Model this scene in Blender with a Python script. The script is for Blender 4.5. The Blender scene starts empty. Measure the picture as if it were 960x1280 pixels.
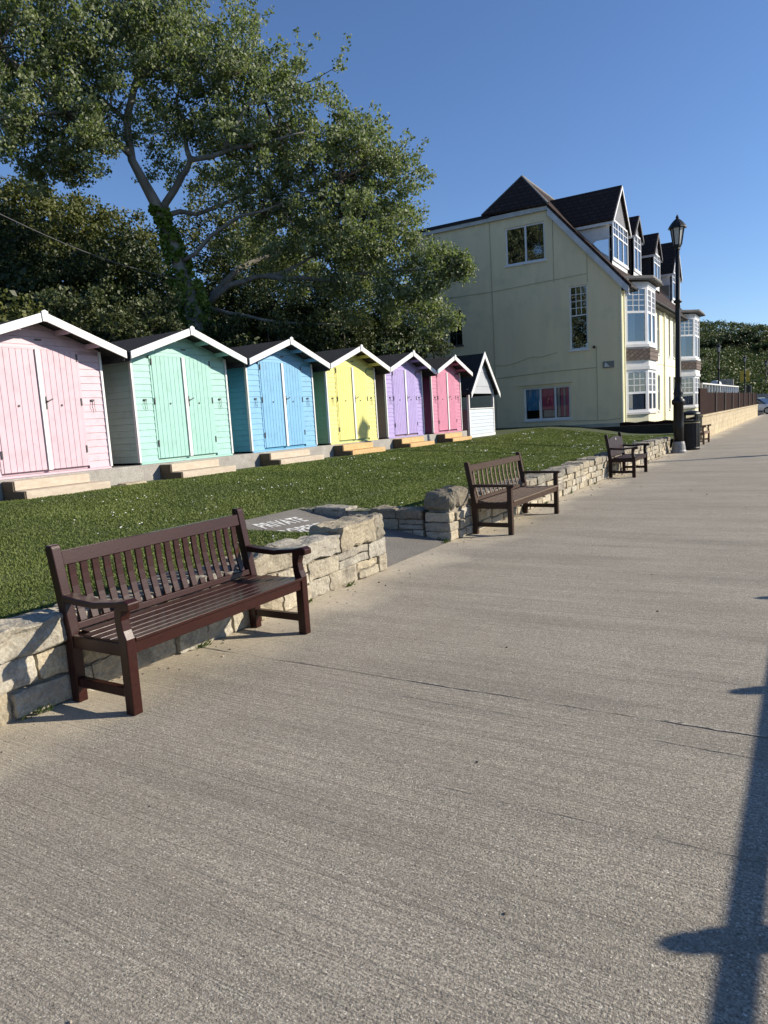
import bpy, bmesh, math, random
import numpy as np
from mathutils import Vector, Matrix, noise
random.seed(7); rng=np.random.default_rng(7)
scene=bpy.context.scene; COL=scene.collection
rad=math.radians
# ------------------------------------------------------------------ camera
FPX=880.; ROLL=rad(3.5); TILT=rad(7.45); YAW=rad(31.5); EYE=1.6
f0=Vector((-math.sin(YAW),math.cos(YAW),0)); r0=Vector((math.cos(YAW),math.sin(YAW),0)); UPZ=Vector((0,0,1))
FWD=f0*math.cos(TILT)-UPZ*math.sin(TILT); uu=UPZ*math.cos(TILT)+f0*math.sin(TILT)
RGT=r0*math.cos(ROLL)-uu*math.sin(ROLL); UPV=uu*math.cos(ROLL)+r0*math.sin(ROLL)
cd=bpy.data.cameras.new('camera'); cam=bpy.data.objects.new('camera',cd); COL.objects.link(cam)
M=Matrix.Identity(4)
for i in range(3): M[i][0]=RGT[i]; M[i][1]=UPV[i]; M[i][2]=-FWD[i]
M.translation=(0,0,EYE); cam.matrix_world=M
cd.sensor_fit='VERTICAL'; cd.sensor_height=24; cd.sensor_width=18; cd.lens=FPX/1280*24; cd.clip_end=3000; cd.clip_start=.05
scene.camera=cam; scene.render.resolution_x=768; scene.render.resolution_y=1024
def far(x,y,D):      # a point seen towards (x, y) of the photograph at ground distance D from the viewer
    d=FWD+RGT*((x-480)/FPX)-UPV*((y-640)/FPX); h=math.hypot(d.x,d.y); return Vector((0,0,EYE))+d*(D/h)
# ------------------------------------------------------------------ light
AZ=math.atan2(.853,.522); EL=rad(26)
w=bpy.data.worlds.new("World"); scene.world=w; w.use_nodes=True
nt=w.node_tree; nt.nodes.clear()
sky=nt.nodes.new('ShaderNodeTexSky'); sky.sky_type='NISHITA'; sky.sun_disc=False; sky.sun_elevation=EL; sky.sun_rotation=AZ
sky.air_density=1.0; sky.dust_density=0; sky.ozone_density=6.0; sky.altitude=0
bg=nt.nodes.new('ShaderNodeBackground'); bg.inputs[1].default_value=.097
wo=nt.nodes.new('ShaderNodeOutputWorld'); hs=nt.nodes.new('ShaderNodeMix'); hs.data_type='RGBA'; hs.blend_type='MULTIPLY'; hs.inputs[0].default_value=1; hs.inputs[7].default_value=(1.03,.98,1.03,1); nt.links.new(sky.outputs[0],hs.inputs[6]); nt.links.new(hs.outputs[2],bg.inputs[0]); nt.links.new(bg.outputs[0],wo.inputs[0])
sl=bpy.data.lights.new('sun','SUN'); sl.energy=4.8; sl.angle=rad(.5); sl.color=(1,.90,.75)
so=bpy.data.objects.new('sun',sl); COL.objects.link(so)
sd=Vector((math.sin(AZ)*math.cos(EL),math.cos(AZ)*math.cos(EL),math.sin(EL)))
so.rotation_euler=sd.to_track_quat('Z','Y').to_euler(); so.location=(20,10,20)
vs=scene.view_settings; vs.view_transform='Standard'; vs.look='None'; vs.gamma=1; vs.exposure=.6; vs.use_curve_mapping=False
scene.render.engine='CYCLES'
# ------------------------------------------------------------------ materials
def N(nt,t,**k):
    n=nt.nodes.new(t)
    for a,b in k.items(): setattr(n,a,b)
    return n
def newmat(name):
    m=bpy.data.materials.new(name); m.use_nodes=True; nt=m.node_tree; return m,nt,nt.nodes['Principled BSDF']
def mixc(nt,fac,a,b,mode='MIX'):
    n=N(nt,'ShaderNodeMix',data_type='RGBA',blend_type=mode)
    for s,v in ((0,fac),(6,a),(7,b)):
        if isinstance(v,(int,float)): n.inputs[s].default_value=v
        elif isinstance(v,tuple): n.inputs[s].default_value=(*v,1) if len(v)==3 else v
        else: nt.links.new(v,n.inputs[s])
    return n.outputs[2]
def coords(nt,scale=(1,1,1),kind='Object'):
    tc=N(nt,'ShaderNodeTexCoord'); mp=N(nt,'ShaderNodeMapping'); mp.inputs['Scale'].default_value=scale
    nt.links.new(tc.outputs[kind],mp.inputs[0]); return mp.outputs[0]
def noisef(nt,co,scale,detail=4,rough=.55,lo=.35,hi=.65):
    n=N(nt,'ShaderNodeTexNoise'); n.inputs['Scale'].default_value=scale; n.inputs['Detail'].default_value=detail; n.inputs['Roughness'].default_value=rough
    nt.links.new(co,n.inputs['Vector'])
    r=N(nt,'ShaderNodeMapRange'); r.inputs[1].default_value=lo; r.inputs[2].default_value=hi; nt.links.new(n.outputs[0],r.inputs[0])
    return r.outputs[0]
def bumpn(nt,h,strength,dist,prev=None):
    b=N(nt,'ShaderNodeBump'); b.inputs['Strength'].default_value=strength; b.inputs['Distance'].default_value=dist
    nt.links.new(h,b.inputs['Height'])
    if prev is not None: nt.links.new(prev,b.inputs['Normal'])
    return b.outputs[0]
def mat(name,c1,c2=None,scale=4,rough=.7,stretch=(1,1,1),bump=.0,bscale=40,spec=.5,metal=0,fine=None,amt=1.,tone=False,coat=0,dirt=None):
    m,nt,p=newmat(name); co=coords(nt,stretch)
    c2=c2 or tuple(x*.8 for x in c1)
    c=mixc(nt,noisef(nt,co,scale),c1,c2)
    if fine:
        f=noisef(nt,co,fine[0],2,.6,.4,.62); c=mixc(nt,f,c,fine[1])
    if dirt:
        f=noisef(nt,coords(nt,(1,1,1)),dirt[0],6,.65,.52,.72); c=mixc(nt,f,c,dirt[1])
    if tone:
        a=N(nt,'ShaderNodeAttribute',attribute_name='tone'); 
        c=mixc(nt,1.,c,a.outputs[0],'MULTIPLY')
    nt.links.new(c,p.inputs['Base Color']); p.inputs['Roughness'].default_value=rough; p.inputs['Metallic'].default_value=metal
    p.inputs['Specular IOR Level'].default_value=spec; p.inputs['Coat Weight'].default_value=coat
    if bump:
        h=noisef(nt,co,bscale,5,.6,.2,.8); nt.links.new(bumpn(nt,h,bump,.01),p.inputs['Normal'])
    return m
def leafmat(name,dark,light,under=None,trans=.25,rough=.5):
    m,nt,p=newmat(name)
    a=N(nt,'ShaderNodeAttribute',attribute_name='tone')
    c=mixc(nt,a.outputs['Fac'],dark,light)
    if under:
        g=N(nt,'ShaderNodeNewGeometry'); c=mixc(nt,g.outputs['Backfacing'],c,under)
    nt.links.new(c,p.inputs['Base Color']); p.inputs['Roughness'].default_value=rough; p.inputs['Specular IOR Level'].default_value=.35
    t=N(nt,'ShaderNodeBsdfTranslucent'); nt.links.new(mixc(nt,1.,c,(1.0,1.15,.45),'MULTIPLY'),t.inputs[0])
    mx=N(nt,'ShaderNodeMixShader'); mx.inputs[0].default_value=trans
    nt.links.new(p.outputs[0],mx.inputs[1]); nt.links.new(t.outputs[0],mx.inputs[2]); nt.links.new(mx.outputs[0],nt.nodes['Material Output'].inputs[0])
    return m
white=mat('white_paint',(.68,.68,.67),(.62,.62,.61),3,.45,bump=.05,bscale=30,dirt=(6,(.55,.54,.50)))
upvc=mat('white_window_frame',(.78,.79,.80),(.70,.71,.72),2,.35)
stonemat=mat('limestone',(.48,.445,.36),(.35,.325,.265),6,.9,bump=.9,bscale=28,fine=(48,(.33,.29,.22)),tone=True,dirt=(4.5,(.17,.155,.13)))
mortar=mat('mortar',(.30,.26,.20),(.18,.16,.13),8,.95,bump=.5)
conc=mat('plinth_concrete',(.42,.40,.36),(.30,.28,.25),4,.9,bump=.3,fine=(60,(.24,.23,.21)),dirt=(2.5,(.2,.19,.17)))
felt=mat('roofing_felt',(.028,.029,.032),(.045,.045,.045),12,.95,bump=.4,bscale=120,spec=.15)
newtimber=mat('new_timber',(.62,.46,.29),(.52,.37,.21),6,.7,(1,6,6),.15,30)
paletimber=mat('pale_timber',(.50,.43,.34),(.42,.35,.27),6,.75,(6,1,6),.15,30,dirt=(8,(.40,.33,.25)))
goldtimber=mat('golden_timber',(.56,.37,.17),(.47,.30,.13),6,.7,(6,1,6),.15,30,dirt=(8,(.42,.27,.12)))
darkiron=mat('black_iron',(.008,.009,.010),(.013,.013,.013),6,.42,bump=.05,spec=.3)
stain=mat('mahogany_stain',(.032,.008,.006),(.021,.006,.005),5,.30,(8,1,8),.04,25,spec=.28,coat=.0,fine=(30,(.034,.012,.009)))
stain2=mat('brown_stain',(.030,.012,.009),(.020,.008,.007),5,.45,(8,1,8),.10,25,spec=.2)
darkwood=mat('dark_weathered_wood',(.042,.022,.014),(.028,.015,.010),6,.6,(10,1,10),.3,25,fine=(30,(.07,.045,.03)),spec=.15)
oldwood=mat('weathered_brown_wood',(.12,.085,.06),(.06,.038,.028),6,.6,(10,1,10),.35,25,fine=(30,(.18,.135,.095)),spec=.2)
teak=mat('golden_brown_wood',(.20,.11,.055),(.13,.07,.035),6,.5,(10,1,10),.2,25)
render_y=mat('cream_render',(.82,.71,.46),(.76,.655,.43),2.6,.85,(1,1,.16),bump=.15,bscale=60,dirt=(1.1,(.64,.59,.39)))
render_f=mat('cream_front_render',(.80,.77,.56),(.75,.72,.52),1.2,.85,bump=.1,bscale=60)
linegrey=mat('weathered_cable',(.46,.43,.29),None,5,.8)
tile=None
darkfence=mat('dark_brown_fence_wood',(.028,.014,.010),(.018,.009,.007),5,.9,(8,8,1),.3,30,spec=.08)
yellowbrick_c=((.52,.44,.30),(.43,.36,.25))
blackwood=mat('black_boards',(.012,.012,.013),None,5,.7)
greywood=mat('grey_gable_boards',(.13,.135,.15),(.10,.105,.12),5,.7)
lead=mat('lead_roof',(.20,.19,.17),(.14,.13,.12),4,.7)
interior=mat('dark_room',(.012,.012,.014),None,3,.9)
blind=mat('pale_blind',(.42,.45,.47),(.34,.37,.40),4,.8,(1,14,.3))
wcap=mat('white_floral_marks',(.85,.85,.83),None,2,.8)
roadpaint=mat('white_letter_paint',(.78,.78,.75),(.6,.6,.57),14,.8,fine=(60,(.45,.44,.41)))
def brickmat(name,c1,c2,mort,bw,bh,ms=.01,rot=None,rough=.85,bump=.5):
    m,nt,p=newmat(name); tc=N(nt,'ShaderNodeTexCoord'); mp=N(nt,'ShaderNodeMapping')
    nt.links.new(tc.outputs['Object'],mp.inputs[0])
    if rot: mp.inputs['Rotation'].default_value=rot
    b=N(nt,'ShaderNodeTexBrick'); b.inputs['Color1'].default_value=(*c1,1); b.inputs['Color2'].default_value=(*c2,1); b.inputs['Mortar'].default_value=(*mort,1)
    b.inputs['Scale'].default_value=1; b.inputs['Brick Width'].default_value=bw; b.inputs['Row Height'].default_value=bh; b.inputs['Mortar Size'].default_value=ms; b.inputs['Bias'].default_value=-.2
    nt.links.new(mp.outputs[0],b.inputs[0]); 
    c=mixc(nt,noisef(nt,mp.outputs[0],3,5,.6,.35,.75),b.outputs[0],tuple(x*.55 for x in c1))
    nt.links.new(c,p.inputs['Base Color']); p.inputs['Roughness'].default_value=rough; p.inputs['Specular IOR Level'].default_value=.12
    inv=N(nt,'ShaderNodeMath',operation='SUBTRACT'); inv.inputs[0].default_value=1; nt.links.new(b.outputs[1],inv.inputs[1])
    nt.links.new(bumpn(nt,inv.outputs[0],bump,.01),p.inputs['Normal']); return m
# object X across slope / Y along ridge: tiles seen on slopes of roofs whose ridge runs along Y (rows by z)
tile_front=brickmat('brown_roof_tiles_front',(.060,.040,.032),(.038,.027,.024),(.012,.010,.009),.30,.20,.02,(rad(90),0,rad(90)))
tile_side=brickmat('brown_roof_tiles_side',(.060,.040,.032),(.038,.027,.024),(.012,.010,.009),.30,.20,.02,(rad(90),0,0))
hung=brickmat('hung_tiles',(.20,.16,.14),(.10,.08,.07),(.03,.025,.02),.2,.14,.015,(rad(90),0,rad(45)))
ybrick=brickmat('yellow_brick',yellowbrick_c[0],yellowbrick_c[1],(.40,.33,.22),.225,.08,.010,(rad(90),0,rad(90)))
def glassmat(name,tint=.25,tr=.5):
    m,nt,p=newmat(name); nt.nodes.remove(p)
    g=N(nt,'ShaderNodeBsdfGlossy'); g.inputs['Roughness'].default_value=.015; g.inputs[0].default_value=(.9,.93,.95,1)
    t=N(nt,'ShaderNodeBsdfTransparent'); t.inputs[0].default_value=(.93,.96,.98,1)
    f=N(nt,'ShaderNodeFresnel'); f.inputs[0].default_value=1.6
    r=N(nt,'ShaderNodeMapRange'); r.inputs[3].default_value=tint; r.inputs[4].default_value=1; nt.links.new(f.outputs[0],r.inputs[0])
    mx=N(nt,'ShaderNodeMixShader'); nt.links.new(r.outputs[0],mx.inputs[0]); nt.links.new(t.outputs[0],mx.inputs[1]); nt.links.new(g.outputs[0],mx.inputs[2])
    nt.links.new(mx.outputs[0],nt.nodes['Material Output'].inputs[0]); return m
glass=glassmat('window_glass',.16)
# promenade concrete
def pathmat():
    m,nt,p=newmat('brushed_concrete')
    co=coords(nt)
    base=mixc(nt,noisef(nt,co,.9,5,.6,.3,.7),(.50,.452,.365),(.405,.366,.29))
    base=mixc(nt,noisef(nt,coords(nt,(.25,1.3,1)),1.4,4,.6,.45,.7),base,(.33,.298,.24))
    agg=noisef(nt,co,115,3,.8,.42,.62); base=mixc(nt,agg,base,(.20,.18,.145))
    va=N(nt,'ShaderNodeTexVoronoi',feature='F1'); va.inputs['Scale'].default_value=125; nt.links.new(co,va.inputs[0])
    vsep=N(nt,'ShaderNodeSeparateColor'); nt.links.new(va.outputs['Color'],vsep.inputs[0])
    vr=N(nt,'ShaderNodeMapRange'); vr.inputs[1].default_value=.0; vr.inputs[2].default_value=1; vr.inputs[3].default_value=.66; vr.inputs[4].default_value=1.27; nt.links.new(vsep.outputs[0],vr.inputs[0])
    base=mixc(nt,1.,base,vr.outputs[0],'MULTIPLY')
    vb=N(nt,'ShaderNodeTexVoronoi',feature='F1'); vb.inputs['Scale'].default_value=34; nt.links.new(co,vb.inputs[0])
    vbr=N(nt,'ShaderNodeMapRange'); vbr.inputs[1].default_value=.17; vbr.inputs[2].default_value=.11; nt.links.new(vb.outputs['Distance'],vbr.inputs[0])
    vbs=noisef(nt,vb.outputs['Position'],31,0,.5,.60,.62); vbm=N(nt,'ShaderNodeMath',operation='MULTIPLY'); nt.links.new(vbr.outputs[0],vbm.inputs[0]); nt.links.new(vbs,vbm.inputs[1]); base=mixc(nt,vbm.outputs[0],base,(.74,.69,.58))
    vbs2=noisef(nt,vb.outputs['Position'],23,0,.5,.64,.66); vbm2=N(nt,'ShaderNodeMath',operation='MULTIPLY'); nt.links.new(vbr.outputs[0],vbm2.inputs[0]); nt.links.new(vbs2,vbm2.inputs[1]); base=mixc(nt,vbm2.outputs[0],base,(.10,.085,.07))
    v=N(nt,'ShaderNodeTexVoronoi',feature='F1'); v.inputs['Scale'].default_value=80; nt.links.new(co,v.inputs[0])
    sp=N(nt,'ShaderNodeMapRange'); sp.inputs[1].default_value=.22; sp.inputs[2].default_value=.14; nt.links.new(v.outputs['Distance'],sp.inputs[0])
    sel=noisef(nt,v.outputs['Position'],60,0,.5,.56,.60)
    mul=N(nt,'ShaderNodeMath',operation='MULTIPLY'); nt.links.new(sp.outputs[0],mul.inputs[0]); nt.links.new(sel,mul.inputs[1])
    rib=N(nt,'ShaderNodeTexNoise'); rib.inputs['Scale'].default_value=1; rib.inputs['Detail'].default_value=4; rib.inputs['Roughness'].default_value=.75
    nt.links.new(coords(nt,(.3,62,1)),rib.inputs['Vector']); rr=N(nt,'ShaderNodeMapRange'); rr.inputs[1].default_value=.50; rr.inputs[2].default_value=.34; rr.inputs[4].default_value=.70; nt.links.new(rib.outputs[0],rr.inputs[0])
    base=mixc(nt,rr.outputs[0],base,(.20,.175,.145))
    st=noisef(nt,coords(nt,(1,1,1)),.55,6,.65,.56,.68); st2=N(nt,'ShaderNodeMath',operation='MULTIPLY'); st2.inputs[1].default_value=.35; nt.links.new(st,st2.inputs[0]); base=mixc(nt,st2.outputs[0],base,(.34,.30,.235))
    base=mixc(nt,mul.outputs[0],base,(.78,.74,.65))
    sel2=noisef(nt,v.outputs['Position'],47,0,.5,.62,.65)
    mul2=N(nt,'ShaderNodeMath',operation='MULTIPLY'); nt.links.new(sp.outputs[0],mul2.inputs[0]); nt.links.new(sel2,mul2.inputs[1])
    base=mixc(nt,mul2.outputs[0],base,(.05,.045,.04))
    # sandy edge beside the wall
    sx=N(nt,'ShaderNodeSeparateXYZ'); nt.links.new(co,sx.inputs[0])
    wob=N(nt,'ShaderNodeTexNoise'); wob.inputs['Scale'].default_value=1.1; wob.inputs['Detail'].default_value=6; nt.links.new(co,wob.inputs['Vector'])
    a=N(nt,'ShaderNodeMath',operation='MULTIPLY_ADD'); a.inputs[1].default_value=1.5; nt.links.new(wob.outputs[0],a.inputs[0]); nt.links.new(sx.outputs[0],a.inputs[2])
    e=N(nt,'ShaderNodeMapRange'); e.inputs[1].default_value=-2.55; e.inputs[2].default_value=-3.05; nt.links.new(a.outputs[0],e.inputs[0])
    em=N(nt,'ShaderNodeMath',operation='MULTIPLY'); em.inputs[1].default_value=.6; nt.links.new(e.outputs[0],em.inputs[0])
    base=mixc(nt,em.outputs[0],base,mixc(nt,noisef(nt,co,22,5,.7),(.72,.63,.47),(.52,.45,.34)))
    nt.links.new(base,p.inputs['Base Color']); p.inputs['Roughness'].default_value=.88; p.inputs['Specular IOR Level'].default_value=.3
    # brush ridges run across the promenade
    br=N(nt,'ShaderNodeTexNoise'); br.inputs['Scale'].default_value=1; br.inputs['Detail'].default_value=3; br.inputs['Roughness'].default_value=.7
    nt.links.new(coords(nt,(.3,70,1)),br.inputs['Vector'])
    b1=bumpn(nt,br.outputs[0],.75,.009)
    b2=bumpn(nt,noisef(nt,co,125,3,.7,.3,.7),.7,.006,b1)
    inv=N(nt,'ShaderNodeMath',operation='SUBTRACT'); inv.inputs[0].default_value=1; nt.links.new(v.outputs['Distance'],inv.inputs[1])
    b3=b2
    b4=bumpn(nt,noisef(nt,coords(nt,(.5,3,1)),1.2,3,.6,.2,.8),.5,.02,b3)
    nt.links.new(b4,p.inputs['Normal']); return m
pathm=pathmat()
rampm=mat('ramp_concrete',(.24,.22,.19),(.17,.155,.135),2,.9,bump=.5,bscale=70,fine=(80,(.12,.11,.095)))
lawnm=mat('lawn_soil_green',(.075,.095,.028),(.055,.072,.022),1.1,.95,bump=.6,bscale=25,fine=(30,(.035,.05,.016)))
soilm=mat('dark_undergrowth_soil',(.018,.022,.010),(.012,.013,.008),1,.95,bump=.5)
# ------------------------------------------------------------------ mesh helpers
def lab(o,label=None,cat=None,group=None,kind=None):
    if label: o['label']=label
    if cat: o['category']=cat
    if group: o['group']=group
    if kind: o['kind']=kind
    return o
def root(name,loc,label,cat,group=None,kind=None):
    o=bpy.data.objects.new(name,None); o.empty_display_size=.2; COL.objects.link(o); o.location=loc
    return lab(o,label,cat,group,kind)
def toploc(o):
    while o.parent: o=o.parent
    return Vector(o.location)
class MB:
    def __init__(s): s.v=[]; s.f=[]; s.t=[]; s.tones=False; s.sm=False
    def add(s,vs,fs,tone=1.):
        b=len(s.v); s.v+= [tuple(v) for v in vs]; s.f+=[tuple(b+i for i in f) for f in fs]; s.t+=[tone]*len(fs); return s
    def box(s,x0,x1,y0,y1,z0,z1,tone=1.):
        return s.obox(Vector((0,0,0)),Vector((1,0,0)),Vector((0,1,0)),Vector((0,0,1)),x0,x1,y0,y1,z0,z1,tone)
    def obox(s,O,u,v,n,u0,u1,v0,v1,n0,n1,tone=1.):
        P=[O+u*a+v*b+n*c for c in (n0,n1) for b in (v0,v1) for a in (u0,u1)]
        fs=[(0,2,3,1),(4,5,7,6),(0,1,5,4),(2,6,7,3),(0,4,6,2),(1,3,7,5)]
        if u.cross(v).dot(n)*(u1-u0)*(v1-v0)*(n1-n0)<0: fs=[f[::-1] for f in fs]
        return s.add(P,fs,tone)
    def prism(s,pts,ext,tone=1.):   # pts polygon, ext extrusion vector
        n=len(pts); P=[Vector(p) for p in pts]; Q=[p+ext for p in P]
        nn=Vector((0,0,0))
        for i in range(n): nn+=P[i].cross(P[(i+1)%n])
        fs=[tuple(range(n)),tuple(range(2*n-1,n-1,-1))]+[(i,i+n,(i+1)%n+n,(i+1)%n) for i in range(n)]
        if nn.dot(ext)>0: fs=[f[::-1] for f in fs]
        return s.add(P+Q,fs,tone)
    def bar(s,a,b,wx,wy,up=Vector((0,0,1)),tone=1.):
        a=Vector(a); b=Vector(b); d=(b-a); L=d.length; d/=L; x=d.cross(up)
        if x.length<1e-4: x=d.cross(Vector((1,0,0)))
        x.normalize(); y=x.cross(d)
        return s.obox(a,x,d,y,-wx/2,wx/2,0,L,-wy/2,wy/2,tone)
    def tube(s,pts,rs,seg=8,cap=True,tone=1.,jit=0):
        pts=[Vector(p) for p in pts]; n=len(pts); vs=[]; 
        if not hasattr(rs,'__len__'): rs=[rs]*n
        prev=None
        for i,p in enumerate(pts):
            d=(pts[min(i+1,n-1)]-pts[max(i-1,0)]).normalized()
            if prev is None:
                x=d.cross(Vector((0,0,1)))
                if x.length<.05: x=d.cross(Vector((1,0,0)))
            else: x=prev-d*prev.dot(d)
            x.normalize(); prev=x; y=d.cross(x)
            for k in range(seg):
                a=2*math.pi*k/seg; r=rs[i]*(1+(random.uniform(-jit,jit) if jit else 0)); vs.append(p+(x*math.cos(a)+y*math.sin(a))*r)
        fs=[]
        for i in range(n-1):
            for k in range(seg):
                a=i*seg+k; b=i*seg+(k+1)%seg; fs.append((a,b,b+seg,a+seg))
        if cap: fs+=[tuple(range(seg))[::-1],tuple((n-1)*seg+k for k in range(seg))]
        return s.add(vs,fs,tone)
    def lathe(s,c,prof,seg=20,tone=1.):   # prof: (r,z)
        c=Vector(c); vs=[]; fs=[]
        for r,z in prof:
            for k in range(seg):
                a=2*math.pi*k/seg; vs.append(c+Vector((r*math.cos(a),r*math.sin(a),z)))
        for i in range(len(prof)-1):
            for k in range(seg):
                a=i*seg+k; b=i*seg+(k+1)%seg; fs.append((a,b,b+seg,a+seg))
        fs+=[tuple(range(seg))[::-1],tuple((len(prof)-1)*seg+k for k in range(seg))]
        return s.add(vs,fs,tone)
    def build(s,name,m,parent=None,label=None,bevel=0,smooth=False,origin=None,sub=0):
        me=bpy.data.meshes.new(name); off=toploc(parent) if parent else Vector(origin or (0,0,0))
        me.from_pydata([(v[0]-off.x,v[1]-off.y,v[2]-off.z) for v in s.v],[],s.f)
        if s.tones:
            at=me.color_attributes.new('tone','FLOAT_COLOR','CORNER'); vals=[]
            for f,t in zip(s.f,s.t):
                c=(t,t,t,1) if not isinstance(t,tuple) else (*t,1)
                vals+=list(c)*len(f)
            at.data.foreach_set('color',vals)
        me.materials.append(m); 
        if smooth: me.polygons.foreach_set('use_smooth',[True]*len(me.polygons))
        me.update(); o=bpy.data.objects.new(name,me); COL.objects.link(o)
        if parent: o.parent=parent
        else: o.location=off
        if bevel:
            b=o.modifiers.new('b','BEVEL'); b.width=bevel; b.segments=2; b.limit_method='ANGLE'; b.angle_limit=rad(40)
        if label: o['label']=label
        return o
def copytree(o,parent=None):
    c=o.copy(); COL.objects.link(c)
    if parent: c.parent=parent
    for ch in list(o.children): copytree(ch,c)
    return c
# ------------------------------------------------------------------ terrain
def smooth(a,b,x): 
    t=min(1,max(0,(x-a)/(b-a))); return t*t*(3-2*t)
def lawn_z(x,y):
    z=.38+.38*min(1,max(0,(-6.3-x)/3.3))
    if x<-13: z+= (-13-x)*.33*smooth(-13,-17,x) if False else (-13-x)*.30
    if y>24: z+=.12*smooth(24,30,y)*smooth(-5,-8,x)
    return z
def grid_sheet(name,xs,ys,zf,m,skip=None,kind='structure',jit=.0):
    b=MB(); idx={}
    for i,x in enumerate(xs):
        for j,y in enumerate(ys):
            idx[i,j]=len(b.v); b.v.append((x,y,zf(x,y)+(jit*noise.noise(Vector((x*.8,y*.8,0))) if jit else 0)))
    for i in range(len(xs)-1):
        for j in range(len(ys)-1):
            cx=(xs[i]+xs[i+1])/2; cy=(ys[j]+ys[j+1])/2
            if skip and skip(cx,cy): continue
            b.f.append((idx[i,j],idx[i+1,j],idx[i+1,j+1],idx[i,j+1])); b.t.append(1)
    o=b.build(name,m,smooth=True); o['kind']=kind; return o
RX0,RX1,RY0,RY1=-6.4,-4.0,6.34,8.0
xs=[-60,-50,-42,-36,-32,-28,-25,-22,-20,-18,-16,-15,-14,-13,-12,-11,-10,-9.6,-9,-8.4,-7.8,-7.2,-6.75,RX0,-5.8,-5.2,-4.6,-4.3,-4.0]
ys=[-14,-8,-4,-2,0,1,2,3,4,5,RY0,7.2,RY1]+[9+i for i in range(27)]+[38,42,46,50,55,60,66]
grid_sheet('lawn',xs,ys,lawn_z,lawnm,skip=lambda x,y:(RX0<x<-3.99 and RY0<y<RY1) or x<-13)
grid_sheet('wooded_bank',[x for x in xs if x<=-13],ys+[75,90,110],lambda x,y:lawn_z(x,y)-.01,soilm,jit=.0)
# promenade
b=MB(); b.box(-4.25,2.3,-12,36,-.3,0); b.box(-6.5,2.3,36,67,-.3,0) if False else None
prom=grid_sheet('promenade',[-4.28,-3,-1,1,2.3],[-12,-4,0,4,8,12,20,30,45,66],lambda x,y:0,pathm)
grid_sheet('promenade_far',[-14,-9,-4.2,2.3],[66,80,100,140,190],lambda x,y:-.002,pathm)
# construction joints (shallow grooves with a raised arris, each a slim strip 4 mm above the slab)
jm=mat('joint_filler',(.13,.12,.10),(.46,.41,.33),30,.9,bump=.5,bscale=90)
def joint(name,y0,amp,wd,xa=-3.9,xb=2.2,sk=.0):
    b=MB(); n=140
    for i in range(n):
        x=xa+(xb-xa)*i/n; x2=xa+(xb-xa)*(i+1)/n
        def yy(x): return y0+amp*noise.noise(Vector((x*2.3,y0,0)))+amp*.5*noise.noise(Vector((x*14,y0,3)))+sk*(x+2)
        def ww(x): return wd*max(.12,(.6+1.1*noise.noise(Vector((x*7,y0+9,0)))))
        b.add([(x,yy(x)-ww(x),.004),(x2,yy(x2)-ww(x2),.004),(x2,yy(x2)+ww(x2),.004),(x,yy(x)+ww(x),.004)],[(0,1,2,3)])
    o=b.build(name,jm); o['kind']='structure'
joint('slab_joint',3.60,.010,.008); joint('slab_joint',3.38,.008,.003,-3.2,1.2,-.01)
joint('slab_joint',4.75,.012,.003,-2.2,2,.0); joint('slab_joint',2.55,.006,.0022,-1.9,1.6,.01); joint('slab_joint',5.9,.01,.003,-3.2,2); joint('slab_joint',8.15,.02,.008); joint('slab_joint',12.7,.02,.012); joint('slab_joint',17.2,.02,.012); joint('slab_joint',21.8,.02,.013); joint('slab_joint',26.4,.02,.013)
# wide ground, beach and sea
gm=mat('distant_ground',(.10,.10,.06),(.08,.09,.05),.05,.95)
grid_sheet('ground',[-900,-300,-60,2.2],[-300,-60,66,200,900],lambda x,y:-.35,gm)
bm_=mat('sand_beach',(.38,.31,.21),(.32,.26,.18),.8,.95,bump=.3)
grid_sheet('beach',[2.0,8,20],[-200,0,60,300],lambda x,y:-1.6-.06*(x-2),bm_)
sea=mat('sea_water',(.02,.06,.08),None,1,.12,bump=.5,bscale=1.5)
grid_sheet('sea',[12,60,900],[-400,0,300,900],lambda x,y:-2.3,sea)
b=MB(); b.box(2.3,2.6,-12,190,-2.2,0.05); lab(b.build('sea_wall',conc,origin=(2.4,40,0)),'long concrete sea wall edging the promenade above the beach','wall')
# road surface in far car park
b=MB(); b.box(-30,-3.9,66.8,190,-.03,.004) ; o=b.build('car_park',mat('asphalt',(.055,.055,.055),(.045,.045,.045),3,.9)); o['kind']='structure'
# ramp
zr=lambda x: min(.396,max(0.004,(-3.95-x)*.160+.004))
grid_sheet('ramp',[-7.6,RX0,-6.2,-5.5,-4.8,-4.3,-3.95],[6.2,6.34,7.2,8.0],lambda x,y:zr(x),rampm,skip=lambda x,y: x<RX0 )
def ramp_text(body,x,y,width,height):
    cu=bpy.data.curves.new(body,'FONT'); cu.body=body; cu.size=1; cu.offset=.03; cu.space_character=1.1
    t=bpy.data.objects.new('t',cu); COL.objects.link(t); bpy.context.view_layer.update()
    me=bpy.data.meshes.new_from_object(t); bpy.data.objects.remove(t)
    bmm=bmesh.new(); bmm.from_mesh(me)
    bmesh.ops.subdivide_edges(bmm,edges=bmm.edges[:],cuts=2)
    W=max(v.co.x for v in bmm.verts); Hh=max(v.co.y for v in bmm.verts)
    for v in bmm.verts:
        lx,ly=v.co.x/W*width,v.co.y/Hh*height; X=x-ly+lx*.12; Y=y+lx+ly*.15; v.co=(X,Y,zr(X)+.005)
    bmm.to_mesh(me); bmm.free(); me.materials.clear(); me.materials.append(roadpaint)
    o=bpy.data.objects.new('painted_lettering',me); COL.objects.link(o); return o
t1=ramp_text('PRIVATE',-5.92,6.74,.80,.25); lab(t1,'white painted word PRIVATE on the sloping concrete ramp','lettering')
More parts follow.
